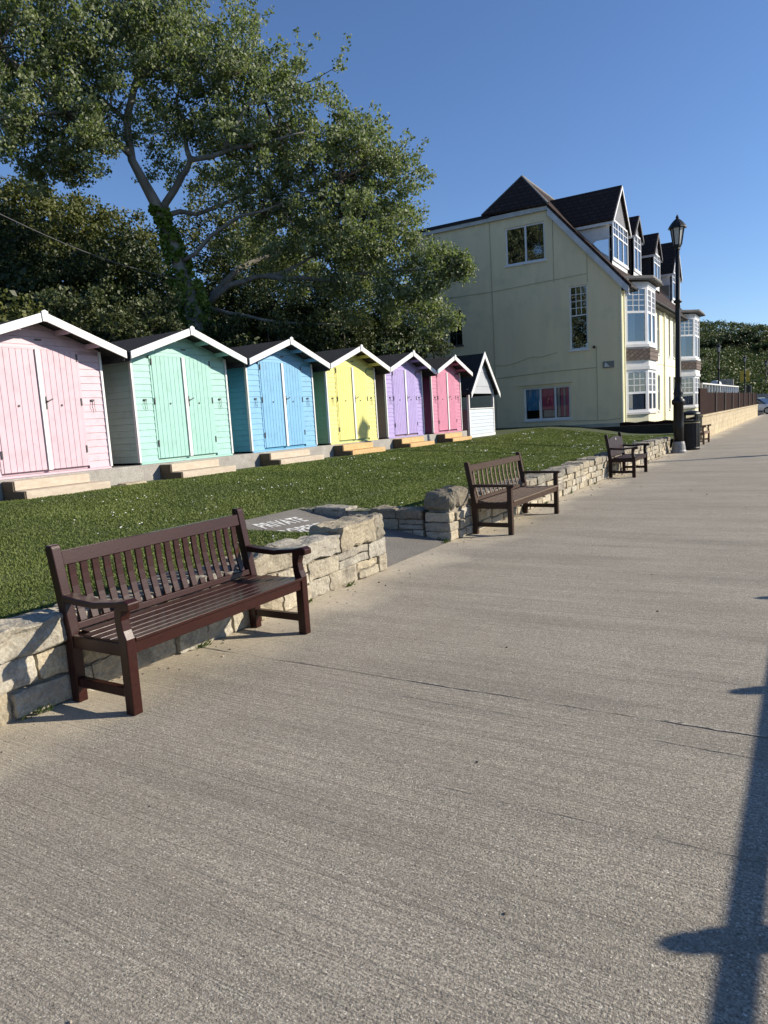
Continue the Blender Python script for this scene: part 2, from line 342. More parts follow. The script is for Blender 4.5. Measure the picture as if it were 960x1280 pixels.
t2=ramp_text('PROPERTY',-5.52,6.62,.98,.25); lab(t2,'white painted word PROPERTY on the ramp, nearer the stone wall','lettering')
# ------------------------------------------------------------------ stone walls
def rock(b,x0,x1,y0,y1,z0,z1,rough=.012,tone=None,rnd=.025,seed=0):
    n=8; cx,cy,cz=(x0+x1)/2,(y0+y1)/2,(z0+z1)/2; hx,hy,hz=(x1-x0)/2,(y1-y0)/2,(z1-z0)/2
    vs={};V=[];F=[]
    def vert(i,j,k):
        key=(i,j,k)
        if key in vs: return vs[key]
        p=[-1+2*i/n,-1+2*j/n,-1+2*k/n]
        q=Vector((p[0]*hx,p[1]*hy,p[2]*hz))
        # round the corners
        c=Vector((max(-hx+rnd,min(hx-rnd,q.x)),max(-hy+rnd,min(hy-rnd,q.y)),max(-hz+rnd,min(hz-rnd,q.z))))
        d=q-c
        if d.length>1e-6: q=c+d.normalized()*min(d.length,rnd)
        P=Vector((cx,cy,cz))+q
        nv=noise.noise_vector(P*5+Vector((seed,0,0)))*rough+noise.noise_vector(P*19)*rough*.75
        vs[key]=len(V); V.append(P+nv); return vs[key]
    for a in range(n):
        for c in range(n):
            F+= [(vert(0,a,c),vert(0,a,c+1),vert(0,a+1,c+1),vert(0,a+1,c)),(vert(n,a,c),vert(n,a+1,c),vert(n,a+1,c+1),vert(n,a,c+1)),
                 (vert(a,0,c),vert(a+1,0,c),vert(a+1,0,c+1),vert(a,0,c+1)),(vert(a,n,c),vert(a,n,c+1),vert(a+1,n,c+1),vert(a+1,n,c)),
                 (vert(a,c,0),vert(a,c+1,0),vert(a+1,c+1,0),vert(a+1,c,0)),(vert(a,c,n),vert(a+1,c,n),vert(a+1,c+1,n),vert(a,c+1,n))]
    t=tone or random.uniform(.75,1.15); w=random.uniform(-.05,.12)
    b.add(V,F,(t*(1+w*.5),t,t*(1-w)))
def stone_wall(y0,y1,xf,th,h,courses,cop,name,label,lr=(.24,.5),axis='y',zb=lambda p:0,rough=.012,endpeak=None,startpeak=None):
    r=root(name,((xf-th/2) if axis=='y' else (y0+y1)/2,(y0+y1)/2 if axis=='y' else xf,0),label,'stone wall')
    co=MB(); st=MB(); st.tones=True; cp=MB(); cp.tones=True
    def put(bd,a0,a1,d0,d1,z0,z1,**k):   # a along, d depth from face inwards
        if axis=='y': rock(bd,xf-d1,xf-d0,a0,a1,z0,z1,**k)
        else: rock(bd,a0,a1,xf+d0,xf+d1,z0,z1,**k)
    hc=(h-cop)/courses
    if axis=='y': co.box(xf-th+.04,xf-.03,y0+.04,y1-.04,-.1,h-cop*.5)
    else: co.box(y0+.02,y1-.02,xf+.03,xf+th-.03,-.1,h-cop*.5)
    for c in range(courses):
        a=y0-(random.uniform(0,.2) if c else 0); first=True
        while a<y1-.02:
            L=random.uniform(*lr); e=min(a+L,y1); 
            if y1-e<.12: e=y1
            dz=random.uniform(-.012,.012)
            s=max(a,y0)
            if random.random()<.16 and hc>.12 and e-s>.3:
                m_=(s+e)/2; zm=c*hc+hc*.5
                put(st,s+.006,e-.006,random.uniform(-.015,.01),th,c*hc+.006,zm-.004,rough=rough,rnd=.010); put(st,s+.006,e-.006,random.uniform(-.01,.015),th,zm+.004,(c+1)*hc-.004,rough=rough,rnd=.010)
            else: put(st,s+.007,e-.007,random.uniform(-.02,.018),th+random.uniform(-.01,.02),c*hc+.005,(c+1)*hc-.005+dz,rough=rough,rnd=random.uniform(.006,.018))
            a=e
    a=y0
    while a<y1-.02:
        L=random.uniform(lr[0]*1.3,lr[1]*1.35); e=min(a+L,y1)
        if y1-e<.15: e=y1
        top=h+random.uniform(-.02,.035)
        if endpeak and e>y1-.62: top+=endpeak
        if startpeak and a<y0+.35: top+=startpeak
        pk=startpeak and a<y0+.35
        put(cp,a+.004,e-.004,-.025+random.uniform(-.02,.02),th+(.06 if pk else .01),h-cop+.004,top,rough=rough*(2.6 if pk else 1.7),rnd=.11 if pk else .022,tone=.42 if pk else random.uniform(.5,.85)); a=e
    co.build('mortar',mortar,r); st.build('stonework',stonemat,r); cp.build('coping',stonemat,r)
    return r
stone_wall(-2.5,6.34,-3.9,.33,.53,2,.17,'stone_wall','low rough limestone wall behind the nearest bench, ending at the ramp',lr=(.26,.55),rough=.018,endpeak=.06)
stone_wall(8.0,24.3,-3.92,.36,.50,3,.13,'stone_wall','long low limestone wall running from the ramp to the lamp post',lr=(.16,.36),startpeak=.14)
stone_wall(-6.45,-4.33,8.02,.28,.40,2,.12,'stone_wall','dark low retaining wall along the far side of the ramp',lr=(.22,.45),axis='x')
# grass blades + daisies
def mesh_np(name,V,F4,m,tone=None,parent=None,origin=(0,0,0),smooth_=False):
    me=bpy.data.meshes.new(name); nv=len(V); nf=len(F4); k=F4.shape[1]
    V=V-np.array(toploc(parent) if parent else origin)
    me.vertices.add(nv); me.vertices.foreach_set('co',V.astype(np.float32).ravel())
    me.loops.add(nf*k); me.loops.foreach_set('vertex_index',F4.astype(np.int32).ravel())
    me.polygons.add(nf); me.polygons.foreach_set('loop_start',(np.arange(nf)*k).astype(np.int32))
    me.update(calc_edges=True)
    if tone is not None:
        at=me.color_attributes.new('tone','FLOAT_COLOR','POINT'); c=np.ones((nv,4),np.float32); c[:,:3]=tone[:,None]; at.data.foreach_set('color',c.ravel())
    me.materials.append(m); o=bpy.data.objects.new(name,me); COL.objects.link(o)
    if parent: o.parent=parent
    else: o.location=origin
    return o
lz=np.vectorize(lawn_z)
def blades():
    n=420000; u=rng.random(n)
    x=-4.3-5.6*rng.random(n)**1.0; y=1.5+27*rng.random(n)**1.6
    k=~((x>RX0-.02)&(y>RY0-.05)&(y<RY1+.28)); x,y=x[k],y[k]; n=len(x)
    z=lz(x,y); h=.010+.018*rng.random(n); w_=.004+.0009*y; a=rng.random(n)*6.28; lean=rng.normal(0,.012,(n,2))
    clump=np.array([noise.noise(Vector((float(p)*.9,float(q)*.9,0))) for p,q in zip(x,y)])
    h*=1+.5*clump
    dx,dy=np.cos(a)*w_,np.sin(a)*w_
    V=np.empty((n,3,3)); V[:,0]=np.stack([x-dx,y-dy,z],1); V[:,1]=np.stack([x+dx,y+dy,z],1); V[:,2]=np.stack([x+lean[:,0],y+lean[:,1],z+h],1)
    t=np.clip(.5+.45*clump+rng.normal(0,.13,n),0,1)
    o=mesh_np('grass',V.reshape(-1,3),np.arange(3*n).reshape(-1,3),leafmat('grass_blades',(.080,.112,.024),(.18,.215,.060),None,.25,.6),np.repeat(t,3)); lab(o,'short green lawn grass between the huts and the stone walls','grass',kind='stuff')
    # rough grass fringe behind the walls
blades()
def daisies():
    n=1900; x=-4.5-5.2*rng.random(n); y=2+26*rng.random(n)
    d=np.array([noise.noise(Vector((float(p)*.55+5,float(q)*.4,0)))+.5*noise.noise(Vector((float(p)*2.3,float(q)*2.3,4))) for p,q in zip(x,y)])
    k=(d>.06)&(~((x>RX0-.1)&(y>6.2)&(y<8.4))); x,y=x[k],y[k]; n=len(x); z=lz(x,y)+.035+.02*rng.random(n)
    r=.008+.0004*y; V=np.empty((n,6,3))
    for i in range(6):
        a=i*math.pi/3; V[:,i]=np.stack([x+np.cos(a)*r,y+np.sin(a)*r,z+.4*np.sin(a+x*9)*r],1)
    o=mesh_np('daisies',V.reshape(-1,3),np.arange(6*n).reshape(-1,6),wcap); lab(o,'scattered white daisies in the lawn','flowers',kind='stuff')
daisies()
def pebbles():
    b=MB(); b.tones=True
    for i in range(330):
        if i<290: x=-3.84+abs(random.gauss(0,.16)); y=random.uniform(1.5,24)
        else: x=random.uniform(-3.6,1.5); y=1+14*random.random()**1.5
        s=random.uniform(.002,.008)*(1+y*.05); 
        if i<290: s*=1.1
        a=random.random()*3; p=[]
        for k in range(6):
            aa=a+k*math.pi/3; p.append((x+math.cos(aa)*s*random.uniform(.6,1.3),y+math.sin(aa)*s*random.uniform(.6,1.2),.001))
        top=[(x+(q[0]-x)*.55,y+(q[1]-y)*.55,s*.8) for q in p]
        b.add(p+top,[(0,1,7,6),(1,2,8,7),(2,3,9,8),(3,4,10,9),(4,5,11,10),(5,0,6,11),(6,7,8,9,10,11)],random.choice([.25,.5,1.1,1.6,.35]))
    lab(b.build('grit',mat('grit',(.34,.29,.22),(.25,.21,.16),20,.9,tone=True)),'loose grit and dry leaf crumbs strewn on the promenade','grit',kind='stuff')
pebbles()
def weeds():
    cs=[(-4.02,8.0,.03),(-3.97,7.92,.02),(-3.88,2.3,.02),(-3.87,4.9,.02),(-3.87,5.6,.015),(-3.86,9.3,.02),(-3.87,11.6,.03),(-3.87,13.1,.03),(-3.87,14.8,.02),(-3.87,18.9,.03),(-3.87,20.4,.03),(-3.9,22.2,.03),(-3.87,3.6,.015),(-4.1,8.0,.03)]
    V=[];T=[]
    for c in cs:
        for i in range(26):
            a=random.random()*6.28; l=random.uniform(.02,.07); b=Vector(c)+Vector((random.gauss(0,.012),random.gauss(0,.04),-.02)); t=b+Vector((abs(math.cos(a))*l*.6,math.sin(a)*l*.7,l*.8)); s=Vector((-math.sin(a),math.cos(a),0))*.008; m=(b+t)/2
            V+=[tuple(b),tuple(m+s),tuple(t),tuple(m-s)]; T+=[random.random()]*4
    V=np.array(V); o=mesh_np('weeds',V,np.arange(len(V)).reshape(-1,4),leafmat('weed_leaves',(.05,.09,.02),(.12,.17,.05)),np.array(T)); lab(o,'small green weeds sprouting along the foot of the stone walls','weeds',kind='stuff')
weeds()
# ------------------------------------------------------------------ benches
def tilt_slat(b,p0,p1,p2,wy,tx,y,**k):
    b.add([],[])
def bench(loc,L,label,m,n_slats,style='slat',D=.50,group=None,H=.97,curl=True,seatm=None):
    x0,y0,_=loc; r=root('park_bench',loc,label,'bench',group); ya=y0-L/2; yb=y0+L/2; lw=.065
    xf=x0+D/2; xr=x0-D/2       # front and rear leg centre lines; faces +X
    hs=.44; lean=.09
    for y in (ya,yb):
        # rear leg runs on up as the back post
        b=MB(); P=[(xr-.035,0),(xr+.035,0),(xr+.035,hs-.02),(xr-lean+.03,H-.02),(xr-lean+.02,H),(xr-lean-.03,H),(xr-lean-.035,H-.03),(xr-.04,hs)]
        b.prism([(p[0],y-lw/2,p[1]) for p in P],Vector((0,lw,0))); b.build('leg',m,r,bevel=.006)
        b=MB()
        if curl:
            P=[(xf-.035,0),(xf+.035,0),(xf+.035,hs+.01),(xf+.015,hs+.06),(xf+.005,hs+.12),(xf+.03,hs+.20),(xf-.045,hs+.20),(xf-.05,hs+.12),(xf-.045,hs+.05),(xf-.035,hs)]
        else: P=[(xf-.032,0),(xf+.032,0),(xf+.032,hs+.19),(xf-.032,hs+.19)]
        b.prism([(p[0],y-lw/2,p[1]) for p in P],Vector((0,lw,0))); b.build('leg',m,r,bevel=.006)
        # arm
        b=MB(); za=hs+.20; xb_=xr-lean*(za-hs)/(H-hs)+.03
        if curl:
            pts=[(xb_,za+.035),(xb_+.12,za+.022),(xb_+.28,za+.012),(xf-.02,za+.03),(xf+.055,za+.045),(xf+.09,za+.03),(xf+.09,za-.012),(xf+.055,za-.02),(xf-.02,za+.0),(xb_+.28,za-.028),(xb_+.12,za-.02),(xb_,za-.012)]
        else: pts=[(xb_,za+.03),(xf+.07,za+.022),(xf+.07,za-.008),(xb_,za-.008)]
        b.prism([(p[0],y-.042,p[1]) for p in pts],Vector((0,.084,0))); b.build('armrest',m,r,bevel=.008)
        b=MB(); b.box(xr+.035,xf-.035,y-.022,y+.022,.10,.155); b.build('stretcher',m,r,bevel=.004)
        b=MB(); b.box(xr+.036,xf-.036,y-.024,y+.024,hs-.095,hs-.018); b.build('side_rail',m,r,bevel=.004)
    b=MB(); b.box(xf-.022,xf+.022,ya+lw/2,yb-lw/2,hs-.085,hs-.012); b.build('front_rail',m,r,bevel=.004)
    b=MB(); b.box(xr-.02,xr+.02,ya+lw/2,yb-lw/2,hs-.085,hs-.02); b.build('rear_rail',m,r,bevel=.004)
    # seat slats
    b=MB(); ns=6; tot=xf+.045-(xr+.04); sw=tot/ns
    for i in range(ns):
        xa=xr+.04+i*sw+.005; xb=xa+sw-.010; dip=lambda x:-.016*math.sin(math.pi*(x-xr)/(xf-xr+.05))
        e=.0 if i in (0,ns-1) else .033
        b.prism([(xa,ya-(-e if i==0 else 0)+ (0 if e else lw/2) ,hs-.012+dip(xa)),(xb,ya+(lw/2 if not e else 0),hs-.012+dip(xb)),(xb,ya+(lw/2 if not e else 0),hs+.010+dip(xb)),(xa,ya+(lw/2 if not e else 0),hs+.010+dip(xa))] if False else
                [(xa,0,hs-.012+dip(xa)),(xb,0,hs-.012+dip(xb)),(xb,0,hs+.010+dip(xb)),(xa,0,hs+.010+dip(xa))],Vector((0,1,0)))
        # stretch to the bench's length
        lo=ya-(.0 if e else -lw/2)-(e*.5); hi=yb+(.0 if e else -lw/2)+(e*.5)
        for q in range(len(b.v)-8,len(b.v)):
            v=b.v[q]; b.v[q]=(v[0],lo if v[1]<.5 else hi,v[2])
    b.build('seat',seatm or m,r,bevel=.003)
    # back
    def bx(z): return xr-lean*(z-hs)/(H-hs)
    rt=H-.045; rb=rt-.085; sb=hs+.045
    if style=='slat':
        back=MB()
        back.prism([(bx(rt)-.018,ya+lw/2,rt),(bx(rb)-.018,ya+lw/2,rb),(bx(rb)+.018,ya+lw/2,rb),(bx(rt)+.018,ya+lw/2,rt)],Vector((0,L-lw,0)))
        back.prism([(bx(sb)-.018,ya+lw/2,sb),(bx(sb-.04)-.018,ya+lw/2,sb-.04),(bx(sb-.04)+.018,ya+lw/2,sb-.04),(bx(sb)+.018,ya+lw/2,sb)],Vector((0,L-lw,0)))
        bo=back.build('backrest',m,r,bevel=.004)
        pitch=(L-lw)/(n_slats+.45)
        for i in range(n_slats):
            yc=ya+lw/2+pitch*(i+.72); s=MB(); wv=.050 if n_slats>13 else .042
            # gently curved slat, 5 segments
            zs=[sb+(rb-sb)*k/5 for k in range(6)]; cur=[-.012*math.sin(math.pi*k/5) for k in range(6)]
            F=[(bx(z)+c+.006,z) for z,c in zip(zs,cur)]; Bk=[(bx(z)+c-.010,z) for z,c in zip(zs,cur)]
            s.prism([(p[0],yc-wv/2,p[1]) for p in F+Bk[::-1]],Vector((0,wv,0))); s.build('slat',seatm or m,bo,bevel=.003)
    else:
        back=MB(); z0=hs+.03; npt=9; top=[(ya+lw/2+(L-lw)*k/(npt-1),H-.12+.06*math.sin(math.pi*k/(npt-1))) for k in range(npt)]
        lo=[(bx(z0),ya+lw/2,z0),(bx(z0),yb-lw/2,z0)]
        back.prism([lo[0]]+[(bx(z),y,z) for y,z in top]+[lo[1]],Vector((.028,0,.004)))
        bo=back.build('backrest',m,r,bevel=.006)
        s=MB(); s.obox(Vector((bx(H-.13)+.0305,y0,H-.13)),Vector((0,1,0)),Vector((-.24,0,1)).normalized(),Vector((1,0,.24)).normalized(),-.04,.04,-.02,.02,0,.006); s.build('plaque',mat('brass_plaque',(.5,.45,.36),None,3,.35,metal=.6),bo)
        s=MB(); 
        for k in range(3): zz=z0+.06+k*.0; 
    return r
bench((-3.585,3.355,0),1.62,'glossy dark mahogany slatted bench nearest the camera, in front of the first stone wall',stain,18,H=.97)
bench((-3.61,9.62,0),1.94,'weathered brown slatted bench just beyond the ramp, its seat faded grey',darkwood,12,H=.97,curl=False,D=.5,seatm=oldwood)
bench((-3.6,16.78,0),1.3,'small dark brown bench with a solid panelled back by the long stone wall',stain2,0,style='solid',H=.97,D=.5)
bench((-3.62,28.8,0),1.5,'golden brown wooden bench beyond the litter bin, beside the yellow brick wall',teak,10,H=.9,curl=True)
# ------------------------------------------------------------------ lamps, bin, railing
lampglass=mat('milky_lamp_glass',(.40,.40,.38),None,2,.25,spec=.6)
def lamp(loc,label,hh=7.2,group='black heritage lamp posts along the promenade',banner=False,pale=False):
    r=root('street_lamp',loc,label,'street lamp',group); x,y,z=loc
    s=hh/7.2
    b=MB(); b.lathe((x,y,z),[(.24,0),(.24,.05),(.21,.10),(.19,.28),(.17,.36)],20); b.build('base',mat('silver_grey_paint',(.26,.26,.25),(.17,.17,.17),8,.5,bump=.3) if not pale else darkiron,r,smooth=False,label='pale grey bell shaped foot')
    b=MB(); b.lathe((x,y,z),[(.15,.36),(.155,.9),(.15,1.5),(.19,1.53),(.20,1.60),(.19,1.66),(.14,1.70),(.12,1.78),(.15,1.86),(.13,1.93),(.105,2.05),(.095,2.3),(.115,2.33),(.09,2.38),(.075,4.4*s),(.07,4.6*s),(.12,4.63*s),(.12,4.68*s),(.07,4.72*s),(.062,hh-1.02)],20); b.build('post',darkiron,r,smooth=True)
    t=hh-1.0
    b=MB(); b.lathe((x,y,z),[(.06,t-.03),(.09,t),(.09,t+.05),(.12,t+.10),(.125,t+.14)],6); b.build('lantern_cup',darkiron,r)
    b=MB(); b.lathe((x,y,z),[(.115,t+.142),(.185,t+.62)],6); g=b.build('lantern_glass',lampglass,r)
    f=MB()
    for k in range(6):
        a=math.pi/3*k; f.bar((x+.122*math.cos(a),y+.122*math.sin(a),t+z+.13),(x+.196*math.cos(a),y+.196*math.sin(a),t+z+.63),.028,.028)
    f.build('frame',darkiron,g)
    b=MB(); b.lathe((x,y,z),[(.185,t+.622),(.27,t+.62),(.26,t+.66),(.20,t+.75),(.12,t+.84),(.06,t+.89),(.035,t+.91),(.05,t+.94),(.02,t+1.0),(.004,t+1.03)],12); b.build('lantern_cap',darkiron,r,smooth=False)
    if banner:
        b=MB()
        b.box(x-.55,x-.15,y-.02,y+.02,z+3.7,z+5.2); b.box(x+.15,x+.55,y-.02,y+.02,z+3.7,z+5.2); b.build('banner',mat('yellow_cloth',(.65,.42,.05),None,2,.8),r)
    return r
lamp((-3.6,23.92,0),'tall black lamp post with pale grey foot standing at the end of the stone wall')
lamp((1.2,23.3,0),'black lamp post on the seaward side beyond the right edge, shading the yellow hut',hh=8.36)
lamp((-8.2,80,0),'distant black lamp post left of the banner post, in front of the hill',pale=True)
lamp((-7.8,107,0),'distant black lamp post carrying yellow banners',banner=True,pale=True)
lamp((-6.2,126,0),'farthest black lamp post at the right edge of the photo',pale=True)
def litter_bin():
    x,y=-3.45,25.35; r=root('litter_bin',(x,y,0),'large round black litter bin behind the lamp post','litter bin')
    b=MB(); b.lathe((x,y,0),[(.29,0),(.30,.06),(.28,.09),(.285,.5),(.285,.92),(.30,.94),(.30,.97)],24); b.build('body',darkiron,r,smooth=False,bevel=0)
    for k in range(4):
        b=MB(); a=k*math.pi/2+.785; b.box(x+.26*math.cos(a)-.025,x+.26*math.cos(a)+.025,y+.26*math.sin(a)-.025,y+.26*math.sin(a)+.025,.97,1.14); b.build('pillar',darkiron,r)
    b=MB(); b.lathe((x,y,0),[(.31,1.14),(.32,1.17),(.30,1.22),(.20,1.27),(.05,1.29)],24); b.build('lid',darkiron,r)
    b=MB(); b.lathe((x,y,0),[(.303,.88),(.303,.905)],24); b.build('gold_band',mat('gilt_band',(.35,.30,.16),None,3,.4),r)
    b=MB()
    for k in range(16):
        a=k*math.pi/8; b.tube([(x+.287*math.cos(a),y+.287*math.sin(a),.1),(x+.287*math.cos(a),y+.287*math.sin(a),.86)],.009,5)
    b.build('ribs',darkiron,r)
litter_bin()
def railing():
    X=1.77; r=root('promenade_railing',(X,6,0),'seafront railing just outside the right edge, casting its shadow on the promenade','railing')
    b=MB(); b.tube([(X,-9,1.1),(X,40,1.1)],.03,10); b.build('handrail',darkiron,r,smooth=True)
    for z in (.62,): b=MB(); b.tube([(X,-9,z),(X,40,z)],.02,8); b.build('lower_rail',darkiron,r,smooth=True)
    Y0=3.32
    for k in range(-5,17):
        y=Y0+2.1*k; b=MB(); b.lathe((X,y,0),[(.08,0),(.08,.04),(.055,.08),(.045,.5),(.045,1.02),(.06,1.06),(.06,1.14),(.03,1.145),(.045,1.16),(.05,1.175),(.035,1.205),(.004,1.225)],12); b.build('post',darkiron,r)
    r=root('shadow_panel',(X,2.3,0),'unseen box-shaped panel added on the seafront railing to cast a shadow, outside the right edge','railing panel')
    b=MB(); b.box(X-.02,X+.10,1.5,3.12,.35,1.06); b.build('case',mat('orange_plastic',(.7,.12,.03),None,2,.5),r,bevel=.05)  # unseen box, added and sized to cast the dark wedge on the path
railing()
# ------------------------------------------------------------------ beach huts
XH=-10.44
def mixcol(c,k): return tuple(x*k for x in c)
def hutpaint(name,c): 
    return mat(name,c,tuple(x*.93 for x in c),2.5,.55,bump=.03,bscale=45,dirt=(5,tuple(x*.82 for x in c)))
GAPC=mat('shadow_gap_paint',(.05,.05,.05),None,3,.9)
hookm=mat('dark_iron_fitting',(.05,.05,.05),None,3,.5)
steelm=mat('bare_steel_fitting',(.45,.42,.36),None,3,.4,metal=.7)
ZF,ZE,ZA=1.09,3.06,3.47       # floor, eave and ridge heights of the cladding
def hut(yc,w,col,side,word,depth=2.5,dx=0.0,ze=ZE,za=ZA):
    xf=XH; ya,yb=yc-w/2,yc+w/2; r=root('beach_hut',(xf-depth/2,yc,ZF),None,None,'painted beach huts in a row on the concrete plinth')
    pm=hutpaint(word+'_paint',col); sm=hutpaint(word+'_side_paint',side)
    def ztop(y): return za-(za-ze)*abs(y-yc)/(w/2)
    # dark inner shell behind the boards
    b=MB(); b.prism([(xf-.03,ya+.02,ZF),(xf-.03,yb-.02,ZF),(xf-.03,yb-.02,ze-.02),(xf-.03,yc,za-.02),(xf-.03,ya+.02,ze-.02)],Vector((-depth+.03,0,0)))
    shell=b.build('wall',sm,r)
    doorw=1.44*w/2.35; da,db=yc-doorw/2,yc+doorw/2; dt=ZF+1.93; dbm=ZF+.05
    # front weather boards
    b=MB(); bh=.118; z=ZF
    def board(y0,y1,z0,z1):
        e=.006
        t0=min(z1,ztop(y0)-.005); t1=min(z1,ztop(y1)-.005)
        if min(t0,t1)<z0-.2 : return
        b.add([(xf-.02,y0,z0),(xf-.02,y1,z0),(xf-.02,y1,t1),(xf-.02,y0,t0),(xf+.008,y0,z0+.001),(xf+.008,y1,z0+.001),(xf-.001,y1,t1),(xf-.001,y0,t0)],
              [(0,3,2,1),(4,5,6,7),(0,1,5,4),(2,3,7,6),(0,4,7,3),(1,2,6,5)])
    def gboard(z0,z1):   # board clipped by the gable
        def yl(zz): return ya if zz<=ze else yc-(w/2)*(za-zz)/(za-ze)
        def yr(zz): return yb if zz<=ze else yc+(w/2)*(za-zz)/(za-ze)
        P=[(yl(z0),z0),(yr(z0),z0)]
        if z0<ze<z1: P+=[(yb,ze)]
        P+=[(yr(z1),z1),(yl(z1),z1)]
        if z0<ze<z1: P+=[(ya,ze)]
        n=len(P); F=[(xf+.008-.009*(q[1]-z0)/(bh),q[0],q[1]) for q in P]; Bk=[(xf-.02,q[0],q[1]) for q in P]
        b.add(F+Bk,[tuple(range(n)),tuple(range(2*n-1,n-1,-1))]+[(i,i+n,(i+1)%n+n,(i+1)%n) for i in range(n)])
    while z<za-.03:
        z1=min(z+bh,za-.012)
        if z1<=dt+.03:
            board(ya+.005,da-.045,z,z1-.003); board(db+.045,yb-.005,z,z1-.004)
        elif z>=dt-.06 : gboard(max(z,dt+.012),z1-.004)
        else: 
            board(ya+.005,da-.045,z,z1-.003); board(db+.045,yb-.005,z,z1-.004); 
        z+=bh
    b.build('front_cladding',pm,r)
    # side weather boards (near side and far side)
    for s,yy in ((-1,ya),(1,yb)):
        b=MB(); z=ZF
        while z<ze-.05:
            z1=min(z+bh,ze-.01); P=[(yy+s*.014,z),(yy+s*.003,z1-.003),(yy-s*.018,z1-.003),(yy-s*.018,z)]
            b.prism([(xf-.01,p[0],p[1]) for p in P],Vector((-depth+.01,0,0))); z+=bh
        b.build('side_cladding',sm,r)
    # doors
    for s,(y0,y1) in ((-1,(da,yc-.008)),(1,(yc+.008,db))):
        b=MB(); nb=7; bw=(y1-y0)/nb
        b.box(xf-.015,xf+.013,y0,y1,dbm,dt)
        for i in range(nb): b.box(xf+.004,xf+.022,y0+i*bw+.003,y0+(i+1)*bw-.003,dbm,dt)
        d=b.build('door',pm,r,bevel=.002)
        hy=y0 if s<0 else y1
        for hz in (.22,1.0,1.72):
            h=MB(); h.box(xf+.0225,xf+.034,hy-.012-(.01 if s<0 else -.01),hy+.012-(.01 if s<0 else -.01),dbm+hz,dbm+hz+.12); h.build('hinge',hookm,d)
        h=MB(); my=(y0+y1)/2; h.lathe((0,0,0),[(.018,0),(.018,.012)],10); h.v=[(xf+.022+v[2],my+v[0],ZF+1.06+v[1]) for v in h.v]; h.build('vent_cap',hookm,d)
        if s>0:
            h=MB(); h.box(xf+.036,xf+.046,yc+.075,yc+.10,ZF+1.0,ZF+1.2); h.tube([(xf+.045,yc+.085,ZF+1.13),(xf+.085,yc+.09,ZF+1.12),(xf+.085,yc+.18,ZF+1.16)],.011,6); h.build('handle',hookm,d)
        # cabin hook that holds the open door back
        hb=(ya+da)/2 if s<0 else (yb+db)/2
        h=MB(); h.box(xf+.012,xf+.03,hb-.03,hb+.03,ZF+1.12,ZF+1.15)
        h.tube([(xf+.03,hb-.02,ZF+1.13),(xf+.035,hb-.028,ZF+1.02),(xf+.035,hb-.01,ZF+.97)],.004,5); h.tube([(xf+.03,hb+.02,ZF+1.13),(xf+.035,hb+.02,ZF+.98),(xf+.035,hb+.035,ZF+.95)],.004,5)
        h.build('door_hook',hookm,r)
    b=MB(); b.box(xf+.023,xf+.05,yc-.008,yc+.065,dbm-.01,dt+.005); b.build('door_trim',white,r,bevel=.004)
    b=MB()
    b.box(xf-.01,xf+.014,da-.042,da-.004,dbm,dt); b.box(xf-.01,xf+.014,db+.004,db+.042,dbm,dt); b.box(xf-.01,xf+.016,da-.042,db+.042,dt+.003,dt+.035); b.build('door_frame',pm,r)
    b=MB(); b.box(xf-.02,xf+.026,ya,yb,ZF-.035,ZF-.002); b.build('threshold',pm,r)
    for yy,s in ((ya,-1),(yb,1)):
        b=MB(); b.box(xf-.03,xf+.028,yy-.03 if s<0 else yy-.012,yy+.012 if s<0 else yy+.03,ZF,ze-.02); b.build('corner_trim',white,r,bevel=.003)
    # small gable vent
    b=MB(); b.box(xf+.012,xf+.024,yc-.09+.12,yc+.02+.12,dt+.14,dt+.165); b.build('gable_vent',hookm,r)
    # roof: two slabs with overhang
    ov=.25; of=.36; k=(za-ze)/(w/2); th=.045
    for s in (-1,1):
        b=MB(); yo=yc+s*(w/2+ov); zo=ze-k*ov
        b.prism([(xf+of,yc,za+.01),(xf+of,yo,zo+.01),(xf+of,yo,zo+.01+th),(xf+of,yc,za+.01+th)],Vector((-depth-of-.15,0,0))); ro=b.build('roof',felt,r)
        # side eave fascia, dark felt edge
        b=MB(); b.box(xf-depth-.14,xf+of-.03,min(yo,yo+s*.02),max(yo,yo+s*.02),zo-.10,zo+.045); b.build('eave_board',felt,ro)
        b=MB(); b.box(xf+of,xf+of+.025,0,1,0,1); b.v=[]; b.f=[]; b.t=[]
        b.prism([(xf+of,yc+s*.0,za+.075),(xf+of,yo+s*.03,zo+.062),(xf+of,yo+s*.03,zo-.065),(xf+of,yc+s*.0,za-.058)],Vector((.028,0,0))); b.build('bargeboard',white,ro,bevel=.003)
        # soffit purlin ends
        for q in (.35,.8):
            b=MB(); yy=yc+s*(w/2)*q; zz=za-k*(w/2)*q; b.box(xf+.0,xf+of,yy-.02,yy+.02,zz-.07,zz+.005)
            b.build('purlin',pm,ro)
    b=MB(); b.prism([(xf+of+.028,yc-.055,za+.08),(xf+of+.028,yc,za+.105),(xf+of+.028,yc+.055,za+.08),(xf+of+.028,yc+.045,za-.07),(xf+of+.028,yc-.045,za-.07)],Vector((.018,0,0))); b.build('finial',white,r,bevel=.002)
    return r
def hutlab(r,l): r['label']=l; r['category']='beach hut'
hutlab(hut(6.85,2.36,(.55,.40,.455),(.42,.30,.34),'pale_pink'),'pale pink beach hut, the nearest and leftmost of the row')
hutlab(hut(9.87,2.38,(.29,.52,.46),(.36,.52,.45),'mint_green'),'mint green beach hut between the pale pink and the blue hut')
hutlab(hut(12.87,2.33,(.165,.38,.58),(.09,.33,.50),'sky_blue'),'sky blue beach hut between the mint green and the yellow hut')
hutlab(hut(15.78,2.29,(.64,.61,.20),(.33,.42,.22),'lemon_yellow'),'lemon yellow beach hut with green painted side')
